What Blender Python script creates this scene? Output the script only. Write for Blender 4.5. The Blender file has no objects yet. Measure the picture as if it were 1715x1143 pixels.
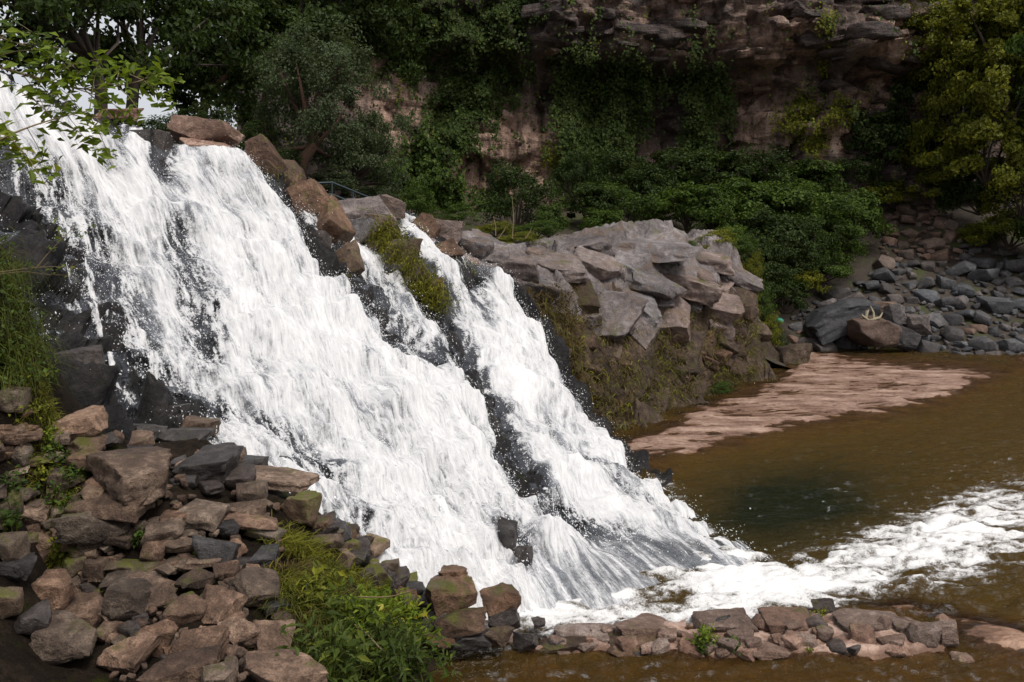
import bpy, math, random
import numpy as np

# ------------------------------------------------------------------ camera, world, sun, exposure
scene = bpy.context.scene
COL = scene.collection
H, YH, F, CX = 4.5, 430.0, 1400.0, 857.5      # camera height, horizon row, focal length in px, centre column
cam_d = bpy.data.cameras.new('camera'); cam = bpy.data.objects.new('camera', cam_d); COL.objects.link(cam)
cam.location = (0, 0, H); cam.rotation_euler = (math.radians(90), 0, 0)
cam_d.sensor_width = 36; cam_d.lens = F / 1715 * 36; cam_d.shift_y = -(571.5 - YH) / 1715
cam_d.clip_start = 0.05; cam_d.clip_end = 4000
scene.camera = cam

SUN = np.array([0.34, -0.42, 0.84]); SUN = SUN / np.linalg.norm(SUN)
world = bpy.data.worlds.new('World'); scene.world = world; world.use_nodes = True
wn = world.node_tree; wn.nodes.clear()
sky = wn.nodes.new('ShaderNodeTexSky'); sky.sky_type = 'NISHITA'; sky.sun_disc = False
sky.sun_elevation = math.asin(SUN[2]); sky.sun_rotation = math.atan2(SUN[0], SUN[1])
sky.air_density = 0.6; sky.dust_density = 10.0; sky.ozone_density = 0.3
bg = wn.nodes.new('ShaderNodeBackground'); bg.inputs['Strength'].default_value = 0.10
wo = wn.nodes.new('ShaderNodeOutputWorld')
ovc = wn.nodes.new('ShaderNodeMix'); ovc.data_type = 'RGBA'; ovc.inputs[0].default_value = 0.6; ovc.inputs[7].default_value = (7.0, 7.1, 7.3, 1)   # bright thin cloud veil
wn.links.new(sky.outputs[0], ovc.inputs[6]); wn.links.new(ovc.outputs[2], bg.inputs[0]); wn.links.new(bg.outputs[0], wo.inputs[0])
sl = bpy.data.lights.new('sun', 'SUN'); sl.energy = 2.0; sl.angle = math.radians(16); sl.color = (1.0, 0.97, 0.92)
so = bpy.data.objects.new('sun', sl); COL.objects.link(so); so.location = (20, 10, 40)
from mathutils import Vector
so.rotation_euler = Vector(tuple(SUN)).to_track_quat('Z', 'Y').to_euler()
vs = scene.view_settings
vs.view_transform = 'Standard'; vs.look = 'None'; vs.gamma = 1.0; vs.exposure = 0.54; vs.use_curve_mapping = False

# ------------------------------------------------------------------ helpers
R_ = np.random.RandomState(7)
_perm = np.concatenate([R_.permutation(256)] * 3)
_grad = R_.normal(size=(256, 3)); _grad /= np.linalg.norm(_grad, axis=1)[:, None]

def pnoise(p, seed=0):
    p = np.asarray(p, float); q = np.floor(p).astype(np.int64); f = p - q; q = (q + seed * 37) & 255
    w = f * f * f * (f * (f * 6 - 15) + 10); out = 0
    for dx in (0, 1):
        a = _perm[(q[:, 0] + dx) & 255]; wx = w[:, 0] if dx else 1 - w[:, 0]
        for dy in (0, 1):
            b = _perm[a + ((q[:, 1] + dy) & 255)]; wy = w[:, 1] if dy else 1 - w[:, 1]
            for dz in (0, 1):
                g = _grad[_perm[b + ((q[:, 2] + dz) & 255)]]
                d = g[:, 0] * (f[:, 0] - dx) + g[:, 1] * (f[:, 1] - dy) + g[:, 2] * (f[:, 2] - dz)
                out = out + d * wx * wy * (w[:, 2] if dz else 1 - w[:, 2])
    return out * 1.6

def fbm(p, o=4, seed=0, gain=0.5, lac=2.03):
    p = np.asarray(p, float); s = 0; a = 1.0; t = 0
    for i in range(o):
        s = s + a * pnoise(p * lac ** i + 11.3 * i, seed + i); t += a; a *= gain
    return s / t * 1.5

def ridged(p, o=4, seed=0, gain=0.55):
    p = np.asarray(p, float); s = 0; a = 1.0; t = 0
    for i in range(o):
        s = s + a * (1 - np.abs(pnoise(p * 2.05 ** i + 7.1 * i, seed + i)) * 2); t += a; a *= gain
    return s / t

def sstep(a, b, x):
    t = np.clip((x - a) / (b - a), 0, 1); return t * t * (3 - 2 * t)

def W(px, py, Y):                       # a photograph pixel at forward distance Y -> world point
    return np.stack(np.broadcast_arrays((np.asarray(px, float) - CX) / F * Y, Y, H - (np.asarray(py, float) - YH) / F * Y), -1).astype(float)

def PX(P):                              # world -> photograph pixel
    return P[..., 0] / P[..., 1] * F + CX, YH - (P[..., 2] - H) / P[..., 1] * F

def segd(x, y, pts):                    # distance to a polyline
    d = np.full(np.shape(x), 1e9)
    for (x0, y0), (x1, y1) in zip(pts[:-1], pts[1:]):
        vx, vy = x1 - x0, y1 - y0; t = np.clip(((x - x0) * vx + (y - y0) * vy) / (vx * vx + vy * vy), 0, 1)
        d = np.minimum(d, np.hypot(x - x0 - t * vx, y - y0 - t * vy))
    return d

def blob(x, y, cx, cy, rx, ry, rot=0.0):
    c, s = math.cos(math.radians(rot)), math.sin(math.radians(rot)); dx, dy = x - cx, y - cy
    return np.exp(-(((dx * c + dy * s) / rx) ** 2 + ((-dx * s + dy * c) / ry) ** 2))

def facets(a, b, n_, rng, amp, slope, seed, stretch=1.0):
    """fractured rock: every cell of a Voronoi division is a tilted facet at its own depth"""
    r = np.random.RandomState(seed); (a0, a1), (b0, b1) = rng; sa = r.uniform(a0, a1, n_); sb = r.uniform(b0, b1, n_); h = r.uniform(-1, 1, n_) * amp; ga = r.normal(0, slope, n_); gb = r.normal(0, slope, n_)
    a = np.asarray(a, float); b = np.asarray(b, float); best = np.full(a.shape, 1e18); k = np.zeros(a.shape, int)
    for i in range(n_):
        d = (a - sa[i]) ** 2 + ((b - sb[i]) * stretch) ** 2; m_ = d < best; best = np.where(m_, d, best); k[m_] = i
    return h[k] + ga[k] * (a - sa[k]) + gb[k] * (b - sb[k])

def tps(P, smooth=0.01):                # smooth height field through scattered points
    P = np.asarray(P, float); xy = P[:, :2]; n = len(P)
    def k(r2): return 0.5 * r2 * np.log(r2 + 1e-9)
    A = np.zeros((n + 3, n + 3)); A[:n, :n] = k(((xy[:, None] - xy[None]) ** 2).sum(-1)) + np.eye(n) * smooth
    A[:n, n] = 1; A[:n, n + 1:] = xy; A[n, :n] = 1; A[n + 1:, :n] = xy.T
    c = np.linalg.solve(A, np.r_[P[:, 2], 0, 0, 0])
    def f(x, y):
        x = np.asarray(x, float); y = np.asarray(y, float); s = c[n] + c[n + 1] * x + c[n + 2] * y
        for i in range(n): s = s + c[i] * k((x - xy[i, 0]) ** 2 + (y - xy[i, 1]) ** 2)
        return s
    return f

def drop(px, py, hf, y0=3.5, y1=60.0):  # first hit of the pixel's ray on a height field
    Y = np.exp(np.linspace(math.log(y0), math.log(y1), 1500)); P = W(px, py, Y)
    d = P[:, 2] - hf(P[:, 0], P[:, 1]); i = np.argmax(d < 0)
    return P[i] if (d < 0).any() else P[-1]

def mesh_np(name, V, Fc, smooth=True, attrs=None):
    V = np.ascontiguousarray(V, np.float32); Fc = np.ascontiguousarray(Fc, np.int32)
    me = bpy.data.meshes.new(name); me.vertices.add(len(V)); me.vertices.foreach_set('co', V.ravel())
    me.loops.add(Fc.size); me.loops.foreach_set('vertex_index', Fc.ravel())
    me.polygons.add(len(Fc)); me.polygons.foreach_set('loop_start', np.arange(0, Fc.size, Fc.shape[1], dtype=np.int32))
    me.update(calc_edges=True)
    me.polygons.foreach_set('use_smooth', np.full(len(Fc), smooth))
    for k, v in (attrs or {}).items():
        a = me.attributes.new(k, 'FLOAT', 'POINT'); a.data.foreach_set('value', np.ascontiguousarray(v, np.float32))
    return me

def link(name, me, mat=None, parent=None, loc=None, rot=None, scale=None):
    o = bpy.data.objects.new(name, me); COL.objects.link(o)
    if mat is not None and me is not None and not me.materials: me.materials.append(mat)
    if parent is not None: o.parent = parent
    if loc is not None: o.location = tuple(float(v) for v in loc)
    if rot is not None: o.rotation_euler = tuple(float(v) for v in rot)
    if scale is not None: o.scale = tuple(float(v) for v in scale)
    return o

def tag(o, label=None, cat=None, group=None, kind=None):
    if label: o['label'] = label
    if cat: o['category'] = cat
    if group: o['group'] = group
    if kind: o['kind'] = kind
    return o

def empty(name, loc, label, cat, group=None):
    o = bpy.data.objects.new(name, None); COL.objects.link(o); o.location = tuple(float(v) for v in loc); o.empty_display_size = 0.1
    return tag(o, label, cat, group)

def grid_faces(nu, nv):
    i = np.arange(nu * nv).reshape(nv, nu)
    return np.stack([i[:-1, :-1], i[:-1, 1:], i[1:, 1:], i[1:, :-1]], -1).reshape(-1, 4)

def tube(pts, rad, n=6):
    pts = np.asarray(pts, float); m = len(pts); rad = np.broadcast_to(np.asarray(rad, float), (m,))
    t = np.gradient(pts, axis=0); t /= np.linalg.norm(t, axis=1)[:, None] + 1e-9
    ref = np.where(np.abs(t[:, 2:3]) > 0.9, [[1., 0, 0]], [[0, 0, 1.]])
    a = np.cross(t, ref); a /= np.linalg.norm(a, axis=1)[:, None] + 1e-9; b = np.cross(t, a)
    th = np.linspace(0, 2 * np.pi, n, endpoint=False)
    V = (pts[:, None] + rad[:, None, None] * (a[:, None] * np.cos(th)[None, :, None] + b[:, None] * np.sin(th)[None, :, None])).reshape(-1, 3)
    i = np.arange(m * n).reshape(m, n); j = np.roll(i, -1, 1)
    return V, np.stack([i[:-1], j[:-1], j[1:], i[1:]], -1).reshape(-1, 4)

def merge(parts):
    Vs, Fs, o = [], [], 0
    for V, Fc in parts:
        Vs.append(V); Fs.append(Fc + o); o += len(V)
    return np.concatenate(Vs), np.concatenate(Fs)

# ------------------------------------------------------------------ materials
def mat(name):
    m = bpy.data.materials.new(name); m.use_nodes = True; m.node_tree.nodes.clear(); return m, m.node_tree

def nd(nt, t, props=None, **ins):
    n = nt.nodes.new(t)
    for k, v in (props or {}).items(): setattr(n, k, v)
    for k, v in ins.items():
        s = n.inputs[int(k[1:])] if k[0] == '_' and k[1:].isdigit() else n.inputs[k.replace('_', ' ')]
        if isinstance(v, bpy.types.NodeSocket): nt.links.new(v, s)
        else: s.default_value = v
    return n

def c4(c): return (c[0], c[1], c[2], 1.0)

def ramp(nt, fac, stops, interp='LINEAR'):
    n = nd(nt, 'ShaderNodeValToRGB', Fac=fac); e = n.color_ramp.elements; n.color_ramp.interpolation = interp
    while len(e) < len(stops): e.new(0.5)
    for el, (p, c) in zip(e, stops): el.position = p; el.color = c4(c) if len(c) == 3 else c
    return n.outputs[0]

def mixc(nt, f, a, b, mode='MIX'):
    n = nd(nt, 'ShaderNodeMix', {'data_type': 'RGBA', 'blend_type': mode})
    for s, v in ((n.inputs[0], f), (n.inputs[6], a), (n.inputs[7], b)):
        if isinstance(v, bpy.types.NodeSocket): nt.links.new(v, s)
        else: s.default_value = v if isinstance(v, float) else c4(v)
    return n.outputs[2]

def mth(nt, op, a, b=0.0, c=None, clamp=False):
    n = nd(nt, 'ShaderNodeMath', {'operation': op, 'use_clamp': clamp}, _0=a, _1=b)
    if c is not None:
        if isinstance(c, bpy.types.NodeSocket): nt.links.new(c, n.inputs[2])
        else: n.inputs[2].default_value = c
    return n.outputs[0]

def noise(nt, vec, scale, detail=5.0, rough=0.55, dist=0.0):
    return nd(nt, 'ShaderNodeTexNoise', Vector=vec, Scale=scale, Detail=detail, Roughness=rough, Distortion=dist).outputs[0]

def vscale(nt, vec, s):
    return nd(nt, 'ShaderNodeVectorMath', {'operation': 'MULTIPLY'}, _0=vec, _1=s).outputs[0]

MOSS = ((0.030, 0.034, 0.006), (0.11, 0.115, 0.014))
def rock_mat(name, cs, scale=1.0, moss=0.0, rough=0.7, bump=0.6, vary=0.5, spec=0.35, moss_cols=MOSS, stretch=(1, 1, 1), upmoss=0.6, stain=None):
    m, nt = mat(name)
    g = nd(nt, 'ShaderNodeNewGeometry'); pos = vscale(nt, g.outputs['Position'], stretch)
    oi = nd(nt, 'ShaderNodeObjectInfo')
    n1 = noise(nt, pos, 0.9 * scale, 6, 0.6, 0.4); n2 = noise(nt, pos, 7 * scale, 8, 0.65); n3 = noise(nt, pos, 45 * scale, 5, 0.7)
    v = mth(nt, 'MULTIPLY_ADD', n2, 0.55, mth(nt, 'MULTIPLY', n1, 0.6))
    k = len(cs)
    col = ramp(nt, v, [(0.36 + 0.44 * i / (k - 1), c) for i, c in enumerate(cs)])
    sp = ramp(nt, n3, [(0.28, (0.35,) * 3), (0.5, (1,) * 3), (0.72, (1.5,) * 3)])
    col = mixc(nt, 1.0, col, sp, 'MULTIPLY')
    br = mth(nt, 'MULTIPLY_ADD', oi.outputs['Random'], vary, 1 - vary * 0.5)
    hue = mth(nt, 'FRACT', mth(nt, 'MULTIPLY', oi.outputs['Random'], 7.31))
    brc = mixc(nt, 1.0, nd(nt, 'ShaderNodeCombineColor', _0=br, _1=br, _2=br).outputs[0], mixc(nt, hue, (1.16, 0.95, 0.82), (0.95, 1.0, 1.02)), 'MULTIPLY')
    col = mixc(nt, 1.0, col, brc, 'MULTIPLY')
    if stain:                               # rusty or dark mineral stain patches
        sf = ramp(nt, noise(nt, pos, 1.7 * scale, 5, 0.6, 0.8), [(0.5, (0,) * 3), (0.66, (1,) * 3)])
        col = mixc(nt, mth(nt, 'MULTIPLY', sf, 0.7), col, stain)
    rg = rough
    if moss > 0:
        nz = nd(nt, 'ShaderNodeSeparateXYZ', _0=g.outputs['Normal']).outputs[2]
        mm = mth(nt, 'ADD', noise(nt, pos, 1.6 * scale, 6, 0.65), mth(nt, 'MULTIPLY', nz, 0.13 * upmoss))
        mf = ramp(nt, mm, [(0.70 - 0.30 * moss, (0,) * 3), (0.82 - 0.30 * moss, (1,) * 3)])
        mc = mixc(nt, noise(nt, pos, 9 * scale, 6, 0.7), moss_cols[0], moss_cols[1])
        col = mixc(nt, mf, col, mc)
    bm = mth(nt, 'ADD', mth(nt, 'MULTIPLY', n2, 1.0), mth(nt, 'MULTIPLY', n3, 0.35))
    b = nd(nt, 'ShaderNodeBump', Strength=bump, Distance=0.10 / scale, Height=bm)
    p = nd(nt, 'ShaderNodeBsdfPrincipled', Base_Color=col, Roughness=rg, Normal=b.outputs[0])
    p.inputs['Specular IOR Level'].default_value = spec
    nd(nt, 'ShaderNodeOutputMaterial', Surface=p.outputs[0]); return m

def leaf_mat(name, ca, cb, cc=None, trans=0.35):
    m, nt = mat(name); g = nd(nt, 'ShaderNodeNewGeometry')
    st = [(0.0, ca), (0.75, cb)] + ([(1.0, cc)] if cc else [])
    n1 = noise(nt, g.outputs['Position'], 0.7, 3)
    f = mth(nt, 'MULTIPLY_ADD', n1, 0.9, mth(nt, 'MULTIPLY_ADD', g.outputs['Random Per Island'], 0.7, -0.3))
    col = ramp(nt, f, st)
    p = nd(nt, 'ShaderNodeBsdfPrincipled', Base_Color=col, Roughness=0.55); p.inputs['Specular IOR Level'].default_value = 0.15
    t = nd(nt, 'ShaderNodeBsdfTranslucent', Color=mixc(nt, 1.0, col, (1.3, 1.25, 0.7), 'MULTIPLY'))
    mx = nd(nt, 'ShaderNodeMixShader', _0=trans, _1=p.outputs[0], _2=t.outputs[0])
    nd(nt, 'ShaderNodeOutputMaterial', Surface=mx.outputs[0]); return m

def plain_mat(name, c, rough=0.6, metal=0.0, var=0.3, scale=8):
    m, nt = mat(name); g = nd(nt, 'ShaderNodeNewGeometry'); n = noise(nt, g.outputs['Position'], scale, 5)
    col = mixc(nt, n, tuple(v * (1 - var) for v in c), tuple(v * (1 + var) for v in c))
    p = nd(nt, 'ShaderNodeBsdfPrincipled', Base_Color=col, Roughness=rough, Metallic=metal)
    nd(nt, 'ShaderNodeOutputMaterial', Surface=p.outputs[0]); return m

M = {}
M['stone'] = rock_mat('warm_stone', [(0.016, 0.010, 0.007), (0.098, 0.068, 0.050), (0.34, 0.26, 0.20)], 1.6, 0.20, vary=0.95, bump=1.0)
M['stone_moss'] = rock_mat('mossy_stone', [(0.022, 0.017, 0.012), (0.09, 0.07, 0.052), (0.22, 0.175, 0.135)], 1.6, 0.58, vary=0.6)
M['stone_wet'] = rock_mat('wet_stone', [(0.010, 0.0095, 0.010), (0.032, 0.029, 0.029), (0.09, 0.083, 0.082)], 1.6, 0.12, rough=0.35, vary=0.5, spec=0.28)
M['stone_rust'] = rock_mat('rusty_stone', [(0.012, 0.009, 0.006), (0.075, 0.047, 0.030), (0.22, 0.155, 0.11)], 1.4, 0.36, rough=0.5, vary=0.6, bump=1.0)
M['outcrop'] = rock_mat('outcrop_rock', [(0.03, 0.024, 0.023), (0.135, 0.12, 0.121), (0.32, 0.29, 0.288)], 0.8, 0.20, vary=0.55, bump=1.0, stain=(0.13, 0.085, 0.058))
M['outcrop_low'] = rock_mat('outcrop_flank_rock', [(0.008, 0.005, 0.0035), (0.042, 0.026, 0.016), (0.17, 0.118, 0.085)], 0.8, 0.66, bump=1.0, vary=0.5, moss_cols=((0.012, 0.011, 0.003), (0.075, 0.062, 0.010)), upmoss=-0.2)
M['grey'] = rock_mat('grey_scree', [(0.016, 0.0165, 0.019), (0.05, 0.051, 0.056), (0.125, 0.123, 0.126)], 0.9, 0.0, vary=0.9)
M['scree_tan'] = rock_mat('tan_scree', [(0.035, 0.026, 0.021), (0.095, 0.07, 0.058), (0.19, 0.148, 0.125)], 0.9, 0.05, vary=0.7)
M['wetrock'] = rock_mat('wet_fall_rock', [(0.004, 0.004, 0.0045), (0.013, 0.0125, 0.013), (0.035, 0.032, 0.031)], 1.4, 0.10, rough=0.3, spec=0.14, bump=0.9, moss_cols=((0.006, 0.007, 0.002), (0.03, 0.035, 0.008)))
M['soil'] = rock_mat('dark_soil', [(0.004, 0.0035, 0.003), (0.012, 0.010, 0.008), (0.03, 0.024, 0.018)], 1.5, 0.30, bump=0.9, spec=0.05, moss_cols=((0.006, 0.008, 0.002), (0.035, 0.04, 0.008)))
M['earth'] = rock_mat('bank_earth', [(0.015, 0.012, 0.009), (0.04, 0.03, 0.022), (0.075, 0.058, 0.042)], 0.5, 0.42, moss_cols=((0.012, 0.018, 0.004), (0.05, 0.06, 0.012)))
M['ledge'] = rock_mat('pink_ledge', [(0.05, 0.033, 0.025), (0.16, 0.11, 0.088), (0.38, 0.30, 0.26)], 1.3, 0.16, vary=0.5, bump=1.0)
M['bark'] = plain_mat('bark', (0.035, 0.025, 0.018), 0.9)
M['bark_red'] = plain_mat('reddish_bark', (0.07, 0.035, 0.022), 0.9)
M['twig'] = plain_mat('dry_twig', (0.16, 0.12, 0.06), 0.8)
M['leaf_dark'] = leaf_mat('dark_leaf', (0.0092, 0.0161, 0.0046), (0.0345, 0.0575, 0.0115), (0.0690, 0.0978, 0.0184))
M['leaf_mid'] = leaf_mat('mid_leaf', (0.0162, 0.0297, 0.0068), (0.0607, 0.1013, 0.0162), (0.1080, 0.1553, 0.0243))
M['leaf_grey'] = leaf_mat('grey_green_leaf', (0.0286, 0.0416, 0.0208), (0.0715, 0.0975, 0.0455), (0.1105, 0.1430, 0.0650))
M['leaf_yel'] = leaf_mat('yellow_green_leaf', (0.0438, 0.0525, 0.0075), (0.1499, 0.1624, 0.0175), (0.2622, 0.2497, 0.0250))
M['leaf_herb'] = leaf_mat('herb_leaf', (0.016, 0.026, 0.006), (0.055, 0.082, 0.013), (0.13, 0.14, 0.02), 0.35)
M['leaf_brt'] = leaf_mat('bright_leaf', (0.05, 0.08, 0.008), (0.15, 0.21, 0.022), (0.32, 0.27, 0.03), 0.45)
M['ivy'] = leaf_mat('ivy_leaf', (0.0140, 0.0238, 0.0070), (0.0532, 0.0840, 0.0168), (0.0980, 0.1260, 0.0224))
M['grass'] = leaf_mat('grass_blade', (0.022, 0.030, 0.005), (0.075, 0.090, 0.012), (0.19, 0.16, 0.035), 0.3)
M['moss'] = leaf_mat('moss_tuft', (0.035, 0.04, 0.005), (0.13, 0.13, 0.012), (0.26, 0.23, 0.02), 0.2)
M['drygrass'] = leaf_mat('dry_moss', (0.025, 0.018, 0.007), (0.085, 0.062, 0.020), (0.15, 0.12, 0.03), 0.2)
M['rail'] = plain_mat('dark_rail_metal', (0.035, 0.05, 0.055), 0.4, 0.6)
# ------------------------------------------------------------------ ground sheet
s = 1500.0
link('ground', mesh_np('ground', [(-s, -s, -3.0), (s, -s, -3.0), (s, s, -3.0), (-s, s, -3.0)], [[0, 1, 2, 3]]), M['earth'])['kind'] = 'structure'

# ------------------------------------------------------------------ waterfall: streamlines from crest to foot, (px, py, distance)
SL = [
 [(-420, 60, 14.5), (-300, 300, 12.5), (-240, 430, 11.6), (-190, 540, 10.8), (-150, 640, 10.2), (-100, 720, 9.7), (-60, 800, 9.2)],
 [(-190, 90, 15.8), (-70, 330, 13.6), (-10, 450, 12.6), (45, 560, 11.6), (90, 640, 10.9), (130, 700, 10.3), (180, 770, 9.8)],
 [(-60, 118, 16.5), (40, 300, 15.3), (90, 430, 14.2), (140, 560, 12.8), (180, 660, 11.7), (225, 740, 10.7), (280, 820, 9.8)],
 [(70, 180, 17.0), (140, 320, 16.0), (190, 450, 14.8), (240, 570, 13.3), (285, 670, 12.1), (340, 760, 10.9), (420, 850, 9.9)],
 [(170, 205, 17.7), (250, 340, 16.5), (320, 480, 15.0), (390, 600, 13.5), (450, 720, 12.0), (520, 830, 10.8), (600, 930, 10.0)],
 [(310, 250, 18.5), (390, 390, 17.0), (450, 510, 15.5), (520, 640, 13.8), (590, 770, 12.3), (670, 890, 11.2), (750, 990, 10.4)],
 [(430, 270, 19.0), (490, 390, 17.6), (550, 510, 16.0), (620, 640, 14.3), (700, 780, 12.7), (780, 900, 11.5), (850, 1005, 10.6)],
 [(505, 320, 19.4), (560, 425, 18.0), (620, 535, 16.5), (690, 650, 14.8), (780, 790, 13.0), (850, 900, 11.9), (930, 1020, 10.6)],
 [(590, 402, 20.3), (640, 480, 19.0), (700, 570, 17.2), (770, 670, 15.5), (850, 790, 13.8), (930, 900, 12.5), (1040, 1010, 10.9)],
 [(690, 368, 22.0), (740, 450, 20.5), (800, 560, 18.8), (850, 660, 17.0), (920, 770, 15.0), (1020, 880, 13.3), (1150, 965, 11.8)],
 [(810, 462, 22.0), (862, 530, 21.0), (910, 640, 19.2), (975, 725, 17.6), (1060, 810, 15.8), (1150, 885, 13.8), (1235, 945, 12.25)],
 [(870, 490, 22.2), (915, 555, 21.4), (965, 655, 20.0), (1035, 745, 19.2), (1110, 815, 16.8), (1190, 880, 14.4), (1275, 938, 12.6)],
]
CP = np.array([[W(*p) for p in s_] for s_ in SL])                 # streamline, row, xyz
up = CP[:, :1] + np.array([-0.5, 3.2, 0.02]); up2 = CP[:, :1] + np.array([-1.0, 9.0, -0.3])
dn = CP[:, -1:] + (CP[:, -1:] - CP[:, -2:-1]) * 0.5; dn[..., 2] = np.minimum(dn[..., 2], -0.45)
CP = np.concatenate([up2, up, CP, dn], 1)                         # 12 x 10

def crom(P, t, axis):                                             # Catmull-Rom along an axis
    P = np.moveaxis(P, axis, 0); n = len(P); i = np.clip(np.floor(t).astype(int), 0, n - 2); f = (t - i).reshape((-1,) + (1,) * (P.ndim - 1))
    a, b, c, d = P[np.maximum(i - 1, 0)], P[i], P[i + 1], P[np.minimum(i + 2, n - 1)]
    r = 0.5 * (2 * b + (c - a) * f + (2 * a - 5 * b + 4 * c - d) * f ** 2 + (3 * b - a - 3 * c + d) * f ** 3)
    return np.moveaxis(r, 0, axis)

def loft(u0, u1, v0, v1, nu, nv):
    u = np.linspace(u0, u1, nu); v = np.linspace(v0, v1, nv)
    P = crom(crom(CP, u, 0), v, 1)                                # nu, nv, 3
    P = np.swapaxes(P, 0, 1)                                      # nv, nu, 3
    du = np.gradient(P, axis=1); dv = np.gradient(P, axis=0)
    n = np.cross(du, dv); n /= np.linalg.norm(n, axis=2)[..., None] + 1e-9
    n = np.where(n[..., 2:3] < 0, -n, n)
    U, V = np.meshgrid(u, v)
    fl = dv / (np.linalg.norm(dv, axis=2)[..., None] + 1e-9)
    return P.reshape(-1, 3), n.reshape(-1, 3), U.ravel(), V.ravel(), fl.reshape(-1, 3)

def rock_relief(P, U, V):                                         # shared broad relief of rock and of the water above it
    q = np.stack([U * 1.05, V * 1.15, U * 0], -1)
    a = 0.32 * fbm(q * 0.9, 3, 3) + 0.22 * (ridged(q * np.array([1.4, 1.0, 1]), 3, 9) - 0.5)
    step = V * 1.7 + 0.8 * fbm(q * 0.6, 2, 21); sf = step - np.floor(step)
    a = a + 0.22 * (sstep(0.55, 0.95, sf) - sf)                    # ledges
    return a * sstep(1.2, 2.4, V)

def calmness(U, V): return np.maximum(sstep(6.7, 7.7, V) * sstep(7.3, 8.5, U), sstep(7.0, 7.7, V) * sstep(6.3, 7.3, U))             # the fan where the sheet flattens into the pool
def wet_density(px, py, U, V):
    """how much water runs where, read off the photograph: 1 = full white water, 0 = bare rock"""
    d = np.full(px.shape, 1.0)
    d -= 0.34 * sstep(3.5, 2.8, U) * sstep(2.2, 3.2, V) + 0.30 * sstep(2.75, 2.05, U) * sstep(2.0, 2.8, V) + 0.6 * sstep(2.1, 1.2, U) + 0.40 * sstep(2.9, 2.4, U) * sstep(4.4, 5.6, V)                                  # thin veil, then bare wall on the left
    d -= 0.22 * sstep(4.1, 3.0, U) * sstep(2.6, 3.6, V)
    for b, a in (((330, 500, 34, 85, -14), .95), ((295, 400, 24, 55, -18), .7), ((350, 580, 34, 34, 0), .8), ((432, 610, 22, 45, -15), .5),
                 ((475, 738, 62, 26, 28), .85), ((345, 690, 60, 26, 10), .75), ((300, 690, 50, 45, 0), .6), ((195, 265, 34, 20, 25), .6), ((275, 268, 22, 42, -10), 1.2),
                 ((165, 205, 70, 16, 15), .8), ((365, 290, 34, 14, 20), .45), ((400, 345, 40, 40, 0), .3), ((330, 325, 24, 40, 0), .4),
                 ((610, 600, 18, 26, -20), .45), ((600, 680, 18, 26, -20), .4), ((640, 735, 18, 26, -20), .35), ((545, 800, 40, 26, 40), .6), ((590, 860, 40, 22, 40), .5),
                 ((620, 915, 36, 16, 40), .6), ((500, 780, 30, 30, 0), .5), ((560, 905, 46, 26, 45), .7), ((810, 520, 20, 45, -15), .5), ((790, 470, 22, 34, -10), .7), ((745, 790, 16, 30, -20), .4),
                 ((700, 880, 26, 14, 30), .25), ((690, 515, 26, 40, -30), .45), ((640, 470, 20, 30, -20), .45), ((860, 915, 22, 44, -30), 1.1), ((920, 705, 26, 16, 30), .6),
                 ((950, 760, 90, 14, 35), .45), ((1050, 830, 110, 16, 38), .5), ((1010, 900, 130, 24, 14), .6), ((1090, 960, 120, 22, 10), .5)):
        d -= 0.72 * a * blob(px, py, *b)
    for pts, w, a in (([(425, 262), (470, 320), (520, 400), (560, 440)], 20, 1.5), ([(560, 440), (600, 490), (660, 560), (735, 610)], 22, 1.15),
                      ([(620, 350), (650, 400), (690, 450), (728, 500)], 26, 1.5), ([(728, 500), (770, 580), (800, 640), (835, 690), (850, 760), (885, 815)], 24, 1.5),
                      ([(885, 815), (905, 850), (990, 880), (1100, 925), (1210, 960)], 18, .95), ([(725, 385), (770, 450), (790, 470)], 14, 1.3)):
        d -= 0.85 * a * np.exp(-(segd(px, py, pts) / (0.9 * w)) ** 2)
    d -= 1.6 * sstep(10.25, 10.75, U) * sstep(8.6, 7.4, V)
    d -= 0.55 * sstep(2.3, 1.6, V)
    c_ = calmness(U, V); return d + c_ * (np.maximum(d, 0.62) - d)

# rock under the water
P, n, U, V, fl = loft(0.0, 11.0, 0.0, 9.0, 280, 260)
px, py = PX(P); dens = wet_density(px, py, U, V)
hs = rock_relief(P, U, V); q = P * 1.0
det = facets(U + 0.08 * fbm(q, 2, 33), V, 420, ((0, 11), (0, 9)), 0.13, 0.12, 12, 0.8) + 0.12 * fbm(q * 1.3, 4, 31) + 0.10 * (ridged(q * 2.2, 4, 37) - 0.5)
Pr = P + n * (hs + det * (1.1 - 0.6 * np.clip(dens, 0, 1) + 1.6 * sstep(3.2, 2.2, U)) + 0.30 * np.clip(0.35 - dens, 0, 0.8) - 0.16 - 0.25 * calmness(U, V))[:, None]
tag(link('fall_rock', mesh_np('fall_rock', Pr, grid_faces(280, 260)), M['wetrock']), kind='structure')

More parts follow.
